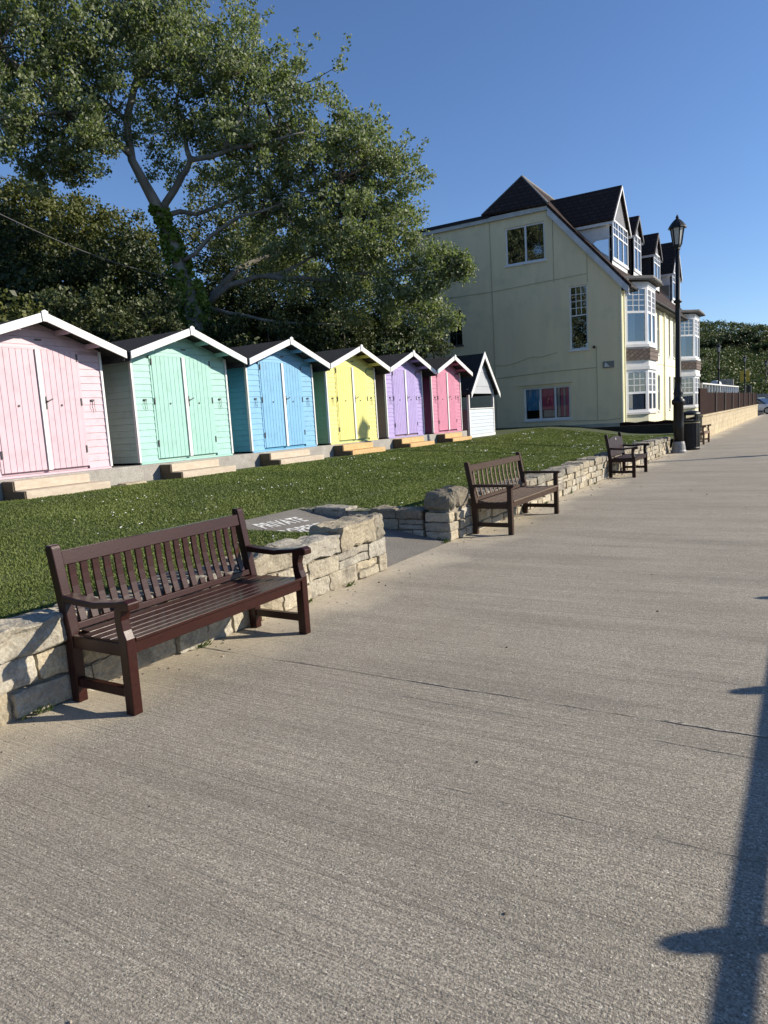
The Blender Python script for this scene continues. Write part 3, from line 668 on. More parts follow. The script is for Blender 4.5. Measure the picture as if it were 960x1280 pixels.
hutlab(hut(18.62,2.2,(.34,.275,.53),(.25,.17,.18),'lilac_purple'),'lilac purple beach hut between the yellow and the rose pink hut')
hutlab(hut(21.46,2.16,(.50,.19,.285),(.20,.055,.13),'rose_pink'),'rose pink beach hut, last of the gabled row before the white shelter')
# plinth
b=MB(); b.box(-13.1,-10.33,5.0,22.75,.55,1.052); r=b.build('concrete_plinth',conc,bevel=.01,origin=(-11.5,13.8,.6)); lab(r,'long low concrete plinth under the row of beach huts','plinth')
b=MB(); b.box(-13.1,-10.36,-6,4.6,.5,1.04); 
def steps(y0,y1,m,label,left=.0):
    r=root('timber_steps',(-10.05,(y0+y1)/2,.76),label,'steps','two-tread timber steps in front of the huts')
    b=MB(); b.box(-10.325,-9.76,y0,y1,.62,.885); b.box(-9.80,-9.76,y0,y1,.62,.885) if False else None
    b.build('lower_step',m,r,bevel=.006)
    b=MB(); b.box(-10.325,-10.03,y0-.0,y1-.18,.889,1.03); b.build('upper_step',m,r,bevel=.006)
    # dark end boards
    b=MB(); b.box(-10.33,-9.775,y0-.022,y0-.002,.62,.875); b.box(-10.33,-10.045,y0-.022,y0-.002,.878,1.02); b.build('end_board',mat('dark_stained_end',(.12,.085,.05),None,4,.8),r)
steps(6.02,7.47,paletimber,'weathered pale timber steps under the pale pink hut')
steps(9.03,10.42,paletimber,'pale timber steps under the mint green hut')
steps(11.82,13.4,paletimber,'greyish timber steps under the sky blue hut')
steps(14.62,16.2,goldtimber,'golden new timber steps under the lemon yellow hut')
steps(17.6,19.1,goldtimber,'golden new timber steps under the lilac purple hut')
steps(20.4,21.85,goldtimber,'golden new timber steps under the rose pink hut')
# flat stone by the pink hut steps
b=MB(); b.tones=True; rock(b,-10.1,-9.85,7.85,8.3,.74,.80,seed=3); lab(b.build('flat_stone',stonemat,smooth=True,origin=(-10,8.1,.76)),'flat grey stone lying in the grass beside the pale pink hut steps','stone')
# white shelter
def shelter():
    ya,yb=23.25,25.5; yc=24.4; x=XH; zb=.80; ze=2.50; za=3.72; dep=2.1
    r=root('beach_shelter',(x-1,yc,zb),'small white open-fronted shelter with a steep gable at the end of the hut row','beach hut')
    wp=mat('pale_grey_white_paint',(.48,.54,.60),(.44,.50,.56),3,.5)
    for y in (ya,yb):
        for xx in (x,x-dep): b=MB(); b.box(xx-.06,xx+.02,y-.04,y+.04,zb,ze); b.build('post',white,r,bevel=.004)
    b=MB(); z=zb+.08
    while z<zb+.95:
        b.prism([(x-.02,ya+.04,z),(x+.012,ya+.04,z),(x-.002,ya+.04,z+.122),(x-.02,ya+.04,z+.122)],Vector((0,yb-ya-.08,0))); z+=.128
    b.build('front_boards',wp,r)
    b=MB(); b.box(x-.03,x+.03,ya-.05,yb+.05,zb-.03,zb+.07); b.box(x-.03,x+.03,ya,yb,zb+.985,zb+1.02); b.build('sill',white,r,bevel=.003)
    # gable boards
    b=MB(); z=ze-.16
    h=(za-ze)/((yb-ya)/2)
    n=0
    while z<za-.1:
        z1=min(z+.26,za-.03); 
        def hw(zz): return min((yb-ya)/2,(za-zz)/h)
        P=[(yc-hw(z),z),(yc+hw(z),z)]+([(yc+hw(ze),ze)] if z<ze<z1 else [])+[(yc+hw(z1),z1),(yc-hw(z1),z1)]+([(yc-hw(ze),ze)] if z<ze<z1 else [])
        b.prism([(x-.01+(.012*(n%2)),p[0],p[1]) for p in P],Vector((.016,0,0))); z=z1; n+=1
    b.build('gable_boards',mat('grey_shelter_boards',(.38,.40,.43),(.34,.36,.39),3,.6),r)  # gable boards coloured a darker grey than the front boards
    for s in (-1,1):
        b=MB(); ov=.2; yo=yc+s*((yb-ya)/2+ov); zo=ze-h*ov
        b.prism([(x+.18,yc,za),(x+.18,yo,zo),(x+.18,yo,zo+.05),(x+.18,yc,za+.06)],Vector((-dep-.35,0,0))); ro=b.build('roof',felt,r)
        b=MB(); b.prism([(x+.18,yc,za+.12),(x+.18,yo+s*.02,zo+.06),(x+.18,yo+s*.02,zo-.12),(x+.18,yc,za-.10)],Vector((.03,0,0))); b.build('bargeboard',white,ro,bevel=.003)
    # side walls below and rear wall, brown low cladding and blue panel
    b=MB(); b.box(x-dep,x-.06,ya-.02,ya+.01,zb,zb+.98); b.build('side_boards',mat('brown_mauve_boards',(.22,.16,.16),None,3,.7),r)
    b=MB(); b.box(x-dep+.02,x-1.15,ya-.01,ya+.02,zb+.985,ze-.05); b.build('blue_panel',mat('bright_blue_panel',(.12,.38,.72),None,3,.6),r)
    b=MB(); b.box(x-dep-.03,x-dep,ya,yb,zb,zb+.95); b.box(x-dep,x-.06,yb-.01,yb+.02,zb,zb+.98); b.build('rear_boards',mat('dark_grey_boards',(.05,.05,.05),None,3,.7),r)
    b=MB(); b.box(x-dep,x-.02,ya,yb,zb-.08,zb-.001); b.build('floor',conc,r)
shelter()
# ------------------------------------------------------------------ the house
GX,GY,GZ=-6.95,31.3,.45; YE=50.9; EAV=6.9; SL=1.135; RXX=-11.53; RZ=12.1
X_=Vector((1,0,0)); Y_=Vector((0,1,0)); Z_=Vector((0,0,1))
def wall_holes(O,u,n,ubreaks,topf,holes,z0,depth=.14,b=None):
    """wall face with real openings; u horizontal, n outward; holes (u0,u1,z0,z1)"""
    b=b or MB(); us=sorted(set(ubreaks+[h[0] for h in holes]+[h[1] for h in holes]))
    P=lambda uu_,zz,d=0: O+u*uu_+Z_*zz-n*d
    fl=u.cross(Z_).dot(n)>0
    def face(p):
        b.add(p,[(0,1,2,3) if fl else (3,2,1,0)])
    for a,c in zip(us[:-1],us[1:]):
        hs_=sorted([h for h in holes if h[0]<=a+1e-6 and h[1]>=c-1e-6],key=lambda h:h[2])
        z=z0
        for h in hs_: face([P(a,z),P(c,z),P(c,h[2]),P(a,h[2])]); z=h[3]
        face([P(a,z),P(c,z),P(c,topf(c)),P(a,topf(a))])
    for h in holes:
        a,c,zl,zh=h
        for p in ([P(a,zl),P(a,zl,depth),P(a,zh,depth),P(a,zh)],[P(c,zh),P(c,zh,depth),P(c,zl,depth),P(c,zl)],[P(c,zl),P(c,zl,depth),P(a,zl,depth),P(a,zl)],[P(a,zh),P(a,zh,depth),P(c,zh,depth),P(c,zh)]):
            b.add(p,[(0,1,2,3) if fl else (3,2,1,0)])
    return b
def window(parent,O,u,n,w,h,name='window',fr=.07,mull=(),bars=None,transom=None,rec=.10,sill=True,curtain=None,dark=True,fm=None,glazed=True,label=None):
    """O = lower left corner on the wall face. bars: list of (u0,z0,u1,z1,nu,nz) small panes"""
    fm=fm or upvc; b=MB(); n0,n1=-rec-.02,-rec+.05
    ob=lambda mb,a,c,e,f,g,k,**q: mb.obox(O,u,Z_,n,a,c,e,f,g,k)
    ob(b,0,fr,0,h,n0,n1); ob(b,w-fr,w,0,h,n0,n1); ob(b,fr,w-fr,0,fr,n0,n1); ob(b,fr,w-fr,h-fr,h,n0,n1)
    for m_ in mull: ob(b,m_-fr*.55,m_+fr*.55,fr,h-fr,n0,n1)
    if transom: ob(b,fr,w-fr,transom-fr*.4,transom+fr*.4,n0+.002,n1-.004)
    wn=b.build(name,fm,parent,label=label)
    if bars:
        b=MB()
        for (a,e,c,f,nu,nz) in bars:
            for i in range(1,nu): q=a+(c-a)*i/nu; ob(b,q-.013,q+.013,e,f,n0+.03,n1-.012)
            for i in range(1,nz): q=e+(f-e)*i/nz; ob(b,a,c,q-.013,q+.013,n0+.031,n1-.013)
        b.build('glazing_bars',fm,wn)
    b=MB(); p=[O+u*(fr*.5)+Z_*(fr*.5)+n*(n0+.035),O+u*(w-fr*.5)+Z_*(fr*.5)+n*(n0+.035),O+u*(w-fr*.5)+Z_*(h-fr*.5)+n*(n0+.035),O+u*(fr*.5)+Z_*(h-fr*.5)+n*(n0+.035)]
    b.add(p,[(0,1,2,3)]); b.build('pane',glass,wn)
    if curtain:
        for (a,c,e,f,cm) in curtain:
            k=MB(); nn=max(3,int((c-a)/.05)); 
            for i in range(nn):
                q0=a+(c-a)*i/nn; q1=a+(c-a)*(i+1)/nn; d0=n0-.05-.02*(i%2); d1=n0-.05-.02*((i+1)%2)
                k.add([O+u*q0+Z_*e+n*d0,O+u*q1+Z_*e+n*d1,O+u*q1+Z_*f+n*d1,O+u*q0+Z_*f+n*d0],[(0,1,2,3)])
            k.build('curtain',cm,wn)
    if dark:
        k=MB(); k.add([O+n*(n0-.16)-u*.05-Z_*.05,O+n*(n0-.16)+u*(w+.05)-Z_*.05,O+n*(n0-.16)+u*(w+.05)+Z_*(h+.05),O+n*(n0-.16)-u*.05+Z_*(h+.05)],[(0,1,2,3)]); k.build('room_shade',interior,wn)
    if sill:
        k=MB(); ob(k,-.06,w+.06,-.07,-.005,-rec,.06); k.build('sill',fm,wn)
    return wn
house=root('seafront_house',(-12,41,.5),'large cream seafront house with tiled gabled dormers and white two-storey bay windows','house')
gt=lambda X: 10.35 if X<-9.98 else max(EAV,EAV+SL*(GX-X))
gO=Vector((0,GY,0)); gn=Vector((0,-1,0))
gh=[(-11.93,-10.11,8.13,9.75),(-9.11,-8.33,4.12,6.82),(-11.3,-9.17,1.16,2.62),(-16.45,-16.0,8.45,9.5),(-14.92,-14.24,4.9,6.5)]
b=wall_holes(gO,X_,gn,[-16.75,-12.9,-9.98,GX],gt,gh,GZ-.3)
b.build('gable_wall',render_y,house,label='shaded cream gable wall')
blue=mat('blue_curtain',(.20,.60,.95),(.12,.45,.85),6,.8,(8,1,1)); pinkc=mat('dark_pink_curtain',(.85,.22,.36),(.70,.14,.26),6,.8,(8,1,1)); whc=mat('white_curtain',(.75,.74,.70),None,6,.8)
for (x0,x1,z0,z1),kw in zip(gh,[dict(mull=(.93,)),dict(transom=1.45,bars=[(.06,1.48,.72,2.63,3,4)],fr=.06),
      dict(mull=(.76,1.44),curtain=[(.08,.70,.45,1.40,blue),(.8,1.40,.45,1.40,pinkc),(.86,1.36,.12,.42,whc),(1.5,1.62,.1,1.40,whc),(1.66,1.78,.1,1.4,pinkc),(1.78,1.86,.1,1.4,whc),(1.88,2.08,.1,1.4,pinkc)]),
      dict(fr=.06,bars=[(.05,.05,.40,1.0,1,2)]),dict(fr=.03,bars=[(.03,.03,.65,1.57,2,3)],fm=mat('dark_window_frame',(.10,.10,.09)))]):
    window(house,Vector((x0,GY,z0)),X_,gn,x1-x0,z1-z0,**kw)
# cables, cracks and trims on the gable
def strip(pts,w_,m,name,proud=.012):
    b=MB(); 
    for a,c in zip(pts[:-1],pts[1:]): b.tube([(a[0],GY-proud,a[1]),(c[0],GY-proud,c[1])],w_,5)
    return b.build(name,m,house)
strip([(-12.65,.9),(-12.65,10.3)],.014,linegrey,'vertical_cable'); strip([(-7.98,1.0),(-7.98,4.15)],.012,linegrey,'vertical_cable'); strip([(-9.75,7.1),(-9.75,10.1)],.012,linegrey,'vertical_cable'); strip([(-8.3,6.9),(-8.3,8.3)],.010,linegrey,'vertical_cable')
strip([(-16.7,7.15),(-12.7,7.1),(-8.3,7.25)],.010,linegrey,'horizontal_cable')
strip([(-12.6,3.18),(-11.9,3.2),(-10.2,3.27),(-8.0,3.28)],.014,linegrey,'horizontal_cable')
strip([(-12.6,3.78),(-12.2,3.72),(-11.6,3.8),(-10.9,4.0),(-10.4,3.95),(-9.7,4.08)],.010,linegrey,'horizontal_cable')
strip([(-11.6,2.76),(-9.05,2.76)],.03,render_y,'window_drip_mould',.03)
strip([(-9.1,1.05),(-8.2,1.02),(-7.6,1.0),(-7.0,1.05)],.012,linegrey,'horizontal_cable')
b=MB(); b.box(-8.12,-8.02,GY-.08,GY,4.1,4.2); b.build('vent_box',mat('rusty_iron',(.06,.04,.03),None,5,.8),house)
b=MB(); b.box(-7.72,-7.25,GY-.05,GY-.003,3.22,3.50); sg=b.build('wall_sign',mat('grey_sign_board',(.22,.22,.20),None,5,.6),house)
b=MB(); b.prism([(-7.66,GY-.053,3.27),(-7.42,GY-.053,3.27),(-7.60,GY-.053,3.46)],Vector((0,-.004,0))); b.build('white_arrow',white,sg)
# plinth and dark bed
b=MB(); b.box(-12.4,GX+.02,GY-.10,GY-.002,GZ-.2,.86); b.build('wall_plinth',mat('pale_plinth_render',(.42,.42,.34),(.34,.34,.28),2,.9),house)
# front wall
fO=Vector((GX,0,0)); fn=Vector((1,0,0))
BAYS=[(32.1,35.45),(46.6,50.1)]
fh=[]
for y0,y1 in ((37.3,37.85),(39.5,40.2),(42.9,43.5),(44.4,45.1)):
    fh+=[(y0,y1,1.2,3.05),(y0,y1,4.15,6.5)]
fh+=[(35.95,36.6,1.2,3.05),(35.95,36.6,4.15,6.5)]
b=wall_holes(fO,Y_,fn,[GY,YE],lambda y:EAV,fh,GZ-.3); b.build('front_wall',render_f,house,label='sunlit cream front wall')
for y0,y1,z0,z1 in fh: window(house,Vector((GX,y0,z0)),Y_,fn,y1-y0,z1-z0,transom=(z1-z0)*.55,fr=.05,rec=.12)
b=MB()
for y in (GY+.35,41.2,): b.tube([(GX+.07,y,GZ),(GX+.07,y,EAV-.25),(GX+.25,y,EAV-.05)],.045,8)
b.build('downpipe',render_f,house)
b=MB(); b.box(GX-.02,GX+.05,GY-.03,GY+.0,GZ,EAV-.1); b.build('corner_bead',render_f,house)
b=MB(); b.box(GX+.001,GX+.06,41.5,41.75,GZ,EAV-.2); b.box(GX+.001,GX+.03,35.6,46.4,3.62,3.72); b.build('string_course',render_f,house)
# rear and far walls, flat roof
b=MB(); b.box(-16.75,-16.6,GY+.01,YE,GZ-.3,10.33); b.box(-16.6,GX-.01,YE-.15,YE,GZ-.3,EAV); b.prism([(GX-.01,YE-.15,EAV+.001),(RXX,YE-.15,RZ-.1),(-12.9,YE-.15,10.3),(-16.6,YE-.15,10.3),(-16.6,YE-.15,EAV+.001)],Vector((0,.15,0))); b.build('rear_wall',render_y,house)
b=MB(); b.box(-16.95,-12.9,GY-.12,YE,10.355,10.45); b.build('flat_roof',lead,house)
b=MB(); b.box(-16.98,-12.6,GY-.14,GY-.125,10.32,10.47); b.build('dark_verge',blackwood,house)
b=MB(); b.box(-16.98,-9.95,GY-.11,GY-.003,10.16,10.352); b.build('fascia',mat('grey_white_fascia',(.55,.56,.54),None,3,.6),house)
# main roof: front slope, hip, rear slope
def slab(pts,th,m,name,parent=house,**k):
    P=[Vector(p) for p in pts]; nn=(P[1]-P[0]).cross(P[2]-P[0]).normalized()
    if nn.z<0: nn=-nn
    b=MB(); b.prism(P,nn*th); return b.build(name,m,parent,**k)
def rz(X): return EAV+SL*(GX-X)
apex=(RXX,GY+1.35,RZ)
slab([(GX+.35,GY-.12,rz(GX+.35)),(GX+.35,YE+.2,rz(GX+.35)),(RXX,YE+.2,RZ),apex,(-9.9,GY-.12,rz(-9.9))],.10,tile_front,'roof_slope')
slab([(-9.9,GY-.14,rz(-9.9)+.07),apex[:2]+(RZ+.06,),(-12.95,GY-.14,10.42)],.09,tile_side,'roof_hip')
slab([apex,(RXX,YE+.2,RZ),(-12.95,YE+.2,10.4),(-12.95,GY-.12,10.4)],.09,tile_front,'roof_slope')
b=MB(); b.tube([apex[:2]+(RZ+.1,),(RXX,YE+.2,RZ+.1)],.09,6); b.tube([(-9.9,GY-.1,rz(-9.9)+.16),apex[:2]+(RZ+.12,)],.07,6); b.tube([(-12.95,GY-.1,10.5),apex[:2]+(RZ+.12,)],.07,6); b.build('ridge_tiles',lead,house)
b=MB(); b.prism([(GX+.38,GY-.17,rz(GX+.38)-.02),(-9.92,GY-.17,rz(-9.92)-.02),(-9.92,GY-.17,rz(-9.92)-.34),(GX+.38,GY-.17,rz(GX+.38)-.34)],Vector((0,.05,0)))
b.build('rake_board',mat('grey_white_rake',(.60,.62,.64),None,3,.6),house)
b=MB(); b.prism([(GX+.38,GY-.115,rz(GX+.38)-.34),(-9.92,GY-.115,rz(-9.92)-.34),(-9.92,GY-.115,rz(-9.92)-.30),(GX+.38,GY-.115,rz(GX+.38)-.30)],Vector((0,.11,0))); b.build('rake_soffit',white,house)
b=MB(); b.tube([(GX+.42,GY-.1,rz(GX+.35)-.02),(GX+.42,YE,rz(GX+.35)-.02)],.06,8); b.box(GX+.02,GX+.36,GY,YE,rz(GX+.35)-.12,rz(GX+.35)-.07); b.build('gutter',blackwood,house)
# dormers
def dormer(y0,y1,zb,ze,za,xf=-7.48,cheek='white',tri=3):
    yc=(y0+y1)/2; xr=GX-(ze-EAV)/SL; xa=GX-(za-EAV)/SL
    cm=white if cheek=='white' else blackwood
    # cheeks
    first=None
    for y,s in ((y0,-1),(y1,1)):
        b=MB(); zf=rz(xf)+.05
        b.prism([(xf,y,zf),(xr,y,ze),(xf,y,ze)],Vector((0,-s*.08,0)));
        if cheek=='white':
            for q in (.35,.62,.85):
                zz=zf+(ze-zf)*q; xx=GX-(zz-EAV)/SL; b.box(xx+.05,xf-.01,y+s*.0-.012,y+.012,zz-.012,zz+.012)
        o=b.build('dormer_cheek',cm,house); first=first or o
        if cheek=='white' and s<0:
            k=MB(); k.add([(xf-.12,y-.02,zf+.42),(xf-.12,y-.02,ze-.85),(xf-.65,y-.02,ze-.85),(xf-.85,y-.02,zf+1.0)],[(0,1,2,3)]); k.build('side_pane',glassmat('cheek_glass',.55),o)
    # front wall below and jambs + window
    b=MB(); w_=y1-y0; j=.10 if w_>2 else .07
    b.box(xf-.08,xf,y0,y0+j,zb-.5,ze); b.box(xf-.08,xf,y1-j,y1,zb-.5,ze); b.box(xf-.08,xf,y0+j,y1-j,zb-.5,zb); b.build('dormer_frame',white,house)
    W=w_-2*j; H_=ze-zb+(.0)
    window(house,Vector((xf,y0+j,zb)),Y_,fn,W,H_,name='dormer_window',mull=[W*k/tri for k in range(1,tri)],transom=H_*.62,bars=[(0.05,H_*.64,W-.05,H_-.06,tri*2,2)],rec=.0,dark=True,curtain=[(.1,W-.1,.05,H_*.95,blind)])
    # gable triangle
    b=MB(); b.prism([(xf-.05,y0,ze+.002),(xf-.05,y1,ze+.002),(xf-.05,yc,za-.05)],Vector((.05,0,0))); b.build('dormer_gable',greywood,house)
    k=(za-ze)/(w_/2); ov=.16
    for s in (-1,1):
        ye_=yc+s*(w_/2+ov); zz=ze-k*ov; xr2=GX-(zz-EAV)/SL-.05
        rf=slab([(xf+.13,yc,za),(xf+.13,ye_,zz),(xr2,ye_,zz),(xa-.1,yc,za)],.09,tile_side,'dormer_roof')
        b=MB(); b.prism([(xf+.13,yc,za+.06),(xf+.13,ye_,zz+.05),(xf+.13,ye_,zz-.09),(xf+.13,yc,za-.10)],Vector((.03,0,0))); b.build('bargeboard',white if cheek=='white' else greywood,rf)
        b=MB(); b.box(xr2+.1,xf+.11,min(ye_,ye_-s*.03),max(ye_,ye_-s*.03),zz-.12,zz-.005); b.build('eave_board',white,rf)
dormer(32.2,35.3,7.9,9.55,11.15)
dormer(36.5,38.2,8.05,9.75,10.6,cheek='black',tri=2)
dormer(41.5,43.4,8.3,9.7,10.75,cheek='black',tri=2)
dormer(47.4,50.5,7.9,9.55,11.45)
# bays
def bay(y0,y1,t=.78):
    pts=[(GX,y0),(GX+t,y0+t),(GX+t,y1-t),(GX,y1)]
    def ring(off,z0,z1,m,name,o2=None):
        b=MB(); c=[(GX-.02,y0-off*1.2),(GX+t+off,y0+t-off*.41),(GX+t+off,y1-t+off*.41),(GX-.02,y1+off*1.2)]
        b.prism([(p[0],p[1],z0) for p in c],Vector((0,0,z1-z0))); return b.build(name,m,house)
    ring(.0,GZ-.3,1.16,render_f,'bay_base'); ring(.07,1.162,1.25,white,'bay_sill')
    ring(.07,3.10,3.24,white,'bay_cornice'); ring(.03,3.242,3.50,white,'bay_cornice'); 
    ring(.10,3.502,3.99,hung,'hung_tile_apron'); ring(.07,4.06,4.18,white,'bay_sill'); ring(-.02,3.992,4.058,white,'bay_cornice')
    ring(.03,6.62,6.80,white,'bay_cornice'); ring(.34,6.83,6.90,blackwood,'bay_eave'); ring(.28,6.902,7.02,lead,'bay_roof')
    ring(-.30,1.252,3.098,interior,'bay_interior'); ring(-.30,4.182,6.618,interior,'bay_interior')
    for (a,c) in zip(pts[:-1],pts[1:]):
        A=Vector((a[0],a[1],0)); C_=Vector((c[0],c[1],0)); u=(C_-A).normalized(); L=(C_-A).length; n=u.cross(Z_)
        if n.x<0: n=-n
        for z0,z1 in ((1.252,3.098),(4.182,6.618)):
            h=z1-z0; segs=[(0,L)] if L<1.5 else [(0,L/2),(L/2,L)]
            for s0,s1 in segs:
                w_=s1-s0; fr=.12
                window(house,A+u*s0+Z_*z0,u,n,w_,h,name='bay_window',fr=fr,transom=h*.46 if h<2 else h*.56,bars=[(fr,(h*.46 if h<2 else h*.56)+.05,w_-fr,h-fr,3,3 if h<2 else 4)],rec=.05,sill=False,dark=False,curtain=[(fr,w_*.5,.1,h-.1,blind)] if z0>4 else [(fr,w_-fr,.1,h*.42,blind)])
for y0,y1 in BAYS: bay(y0,y1)
# far neighbour veranda rail
vr=root('white_veranda',(-7,70,2),'long white veranda balustrade seen above the brown fence','balustrade')
b=MB(); b.box(-7.1,-6.9,57,87,2.78,2.88); b.build('rail',white,vr)
b=MB(); b.box(-7.03,-6.97,57,87,.3,2.1); b.build('wall',mat('pale_green_grey_wall',(.42,.44,.40)),vr)
for k in range(16):
    y=57.1+k*1.98; b=MB(); b.box(-7.08,-6.92,y-.06,y+.06,2.1,2.78); b.build('post',white,vr)
b=MB(); b.add([(-7,57,2.1),(-7,87,2.1),(-7,87,2.78),(-7,57,2.78)],[(0,1,2,3)]); b.build('glass_screen',glass,vr)
# low brown garden fence in front of the house
gf=root('low_garden_fence',(-5.5,30.4,.5),'low dark brown scalloped fence in the front garden of the house','fence')
b=MB(); y=30.6
x=-6.9
while x<-4.3:
    b.box(x,x+.11,y,y+.02,.42,.88+.02*math.sin((x+6.9)*8)); x+=.112
b.box(-6.9,-4.25,y+.02,y+.06,.55,.62); b.build('pale_boards',darkfence,gf)
b=MB(); y=30.6
while y<34.5:
    b.box(-4.32,-4.30,y,y+.11,.42,.93); y+=.125
b.build('pale_boards',darkfence,gf)
b=MB(); b.box(-12.5,-4.3,30.2,30.35,.3,.74); lab(b.build('garden_edging',mat('dark_soil_bed',(.035,.028,.02),(.02,.018,.012),3,.95,bump=.5),origin=(-8,30.3,.5)),'dark timber edging of the bed below the cream gable','edging')
# yellow brick wall and brown fence
b=MB(); b.box(-4.12,-3.85,31.6,66,0-.1,.93); b2=MB()
yw=root('yellow_brick_wall',(-4,50,0),'yellow brick wall along the promenade beyond the house','wall'); b.build('brickwork',ybrick,yw)
b=MB(); b.box(-4.16,-3.81,31.56,66.04,.932,1.0); b.build('coping',ybrick,yw)
wf=root('brown_fence',(-4,50,1),'tall dark brown closeboard fence on top of the yellow brick wall','fence')
b=MB(); y=34.3
while y<66: b.box(-4.0,-3.975,y,y+.14,1.003,1.93+random.uniform(-.01,.01)); y+=.15
b.build('boards',darkfence,wf); b=MB(); b.box(-4.02,-3.95,31.8,34.2,1.003,2.10); b.build('end_panel',darkfence,wf)
gp=mat('grey_post',(.16,.13,.11),None,3,.8)
for k in range(8): b=MB(); b.box(-3.97,-3.90,37.2+k*4.1,37.3+k*4.1,1.003,1.98); b.build('post',gp,wf)
# ------------------------------------------------------------------ vegetation
def leaves_np(centres,radii,per,size,flat=.0,aniso=.6,flatz=.8,droop=0,tv=.18):
    """diamond leaves scattered round twig centres"""
    C=np.array(centres); n=len(C)*per; c=np.repeat(C,per,0); r=np.repeat(np.array(radii),per)
    d=rng.normal(size=(n,3)); d/=np.linalg.norm(d,axis=1)[:,None]; rr=rng.random(n)**.45
    P=c+d*(r*rr)[:,None]*np.array([1,1,flatz])
    a=rng.normal(size=(n,3)); a[:,2]-=droop; a/=np.linalg.norm(a,axis=1)[:,None]; bb=rng.normal(size=(n,3)); bb=np.cross(a,bb); bb/=np.linalg.norm(bb,axis=1)[:,None]
    s=size*(.6+.8*rng.random(n)); L=a*s[:,None]*.5; W=bb*(s*aniso*.5)[:,None]; nz=np.cross(a,bb)*(s*.12)[:,None]
    V=np.stack([P-L,P+W+nz-L*.15,P+L,P-W+nz-L*.15],1).reshape(-1,3)
    ct=rng.random(len(C)); t=np.clip(np.repeat(ct,per)*.6+.2+rng.normal(0,tv,n),0,1)
    return V,np.repeat(t,4)
def crown(name,parent,V,t,m):
    return mesh_np(name,V,np.arange(len(V)).reshape(-1,4),m,t,parent)
bark=mat('pale_grey_bark',(.26,.25,.22),(.15,.14,.12),2.2,.9,(1,1,.4),.7,22,dirt=(3,(.07,.07,.055)))
bark2=mat('dark_bark',(.085,.07,.055),(.05,.04,.03),3,.95,(1,1,.4),.6,20)
poplar_leaf=leafmat('poplar_leaves',(.10,.135,.045),(.175,.21,.085),(.27,.30,.20),.38,.6)
dark_leaf=leafmat('dark_evergreen_leaves',(.020,.034,.010),(.048,.068,.020),None,.15,.5)
olive_leaf=leafmat('olive_green_leaves',(.060,.078,.018),(.15,.155,.042),None,.22,.55)
shrub_leaf=leafmat('shrub_leaves',(.040,.058,.020),(.11,.125,.055),None,.2,.5)
ivy_leaf=leafmat('ivy_leaves',(.08,.14,.02),(.22,.30,.06),None,.2,.4)
def wobble(a,b_,n,amp):
    a=Vector(a); b_=Vector(b_); out=[]
    for i in range(n+1):
        q=i/n; p=a.lerp(b_,q)
        if 0<i<n: p+=Vector((random.uniform(-amp,amp) for _ in range(3)))
        out.append(p)
    return out
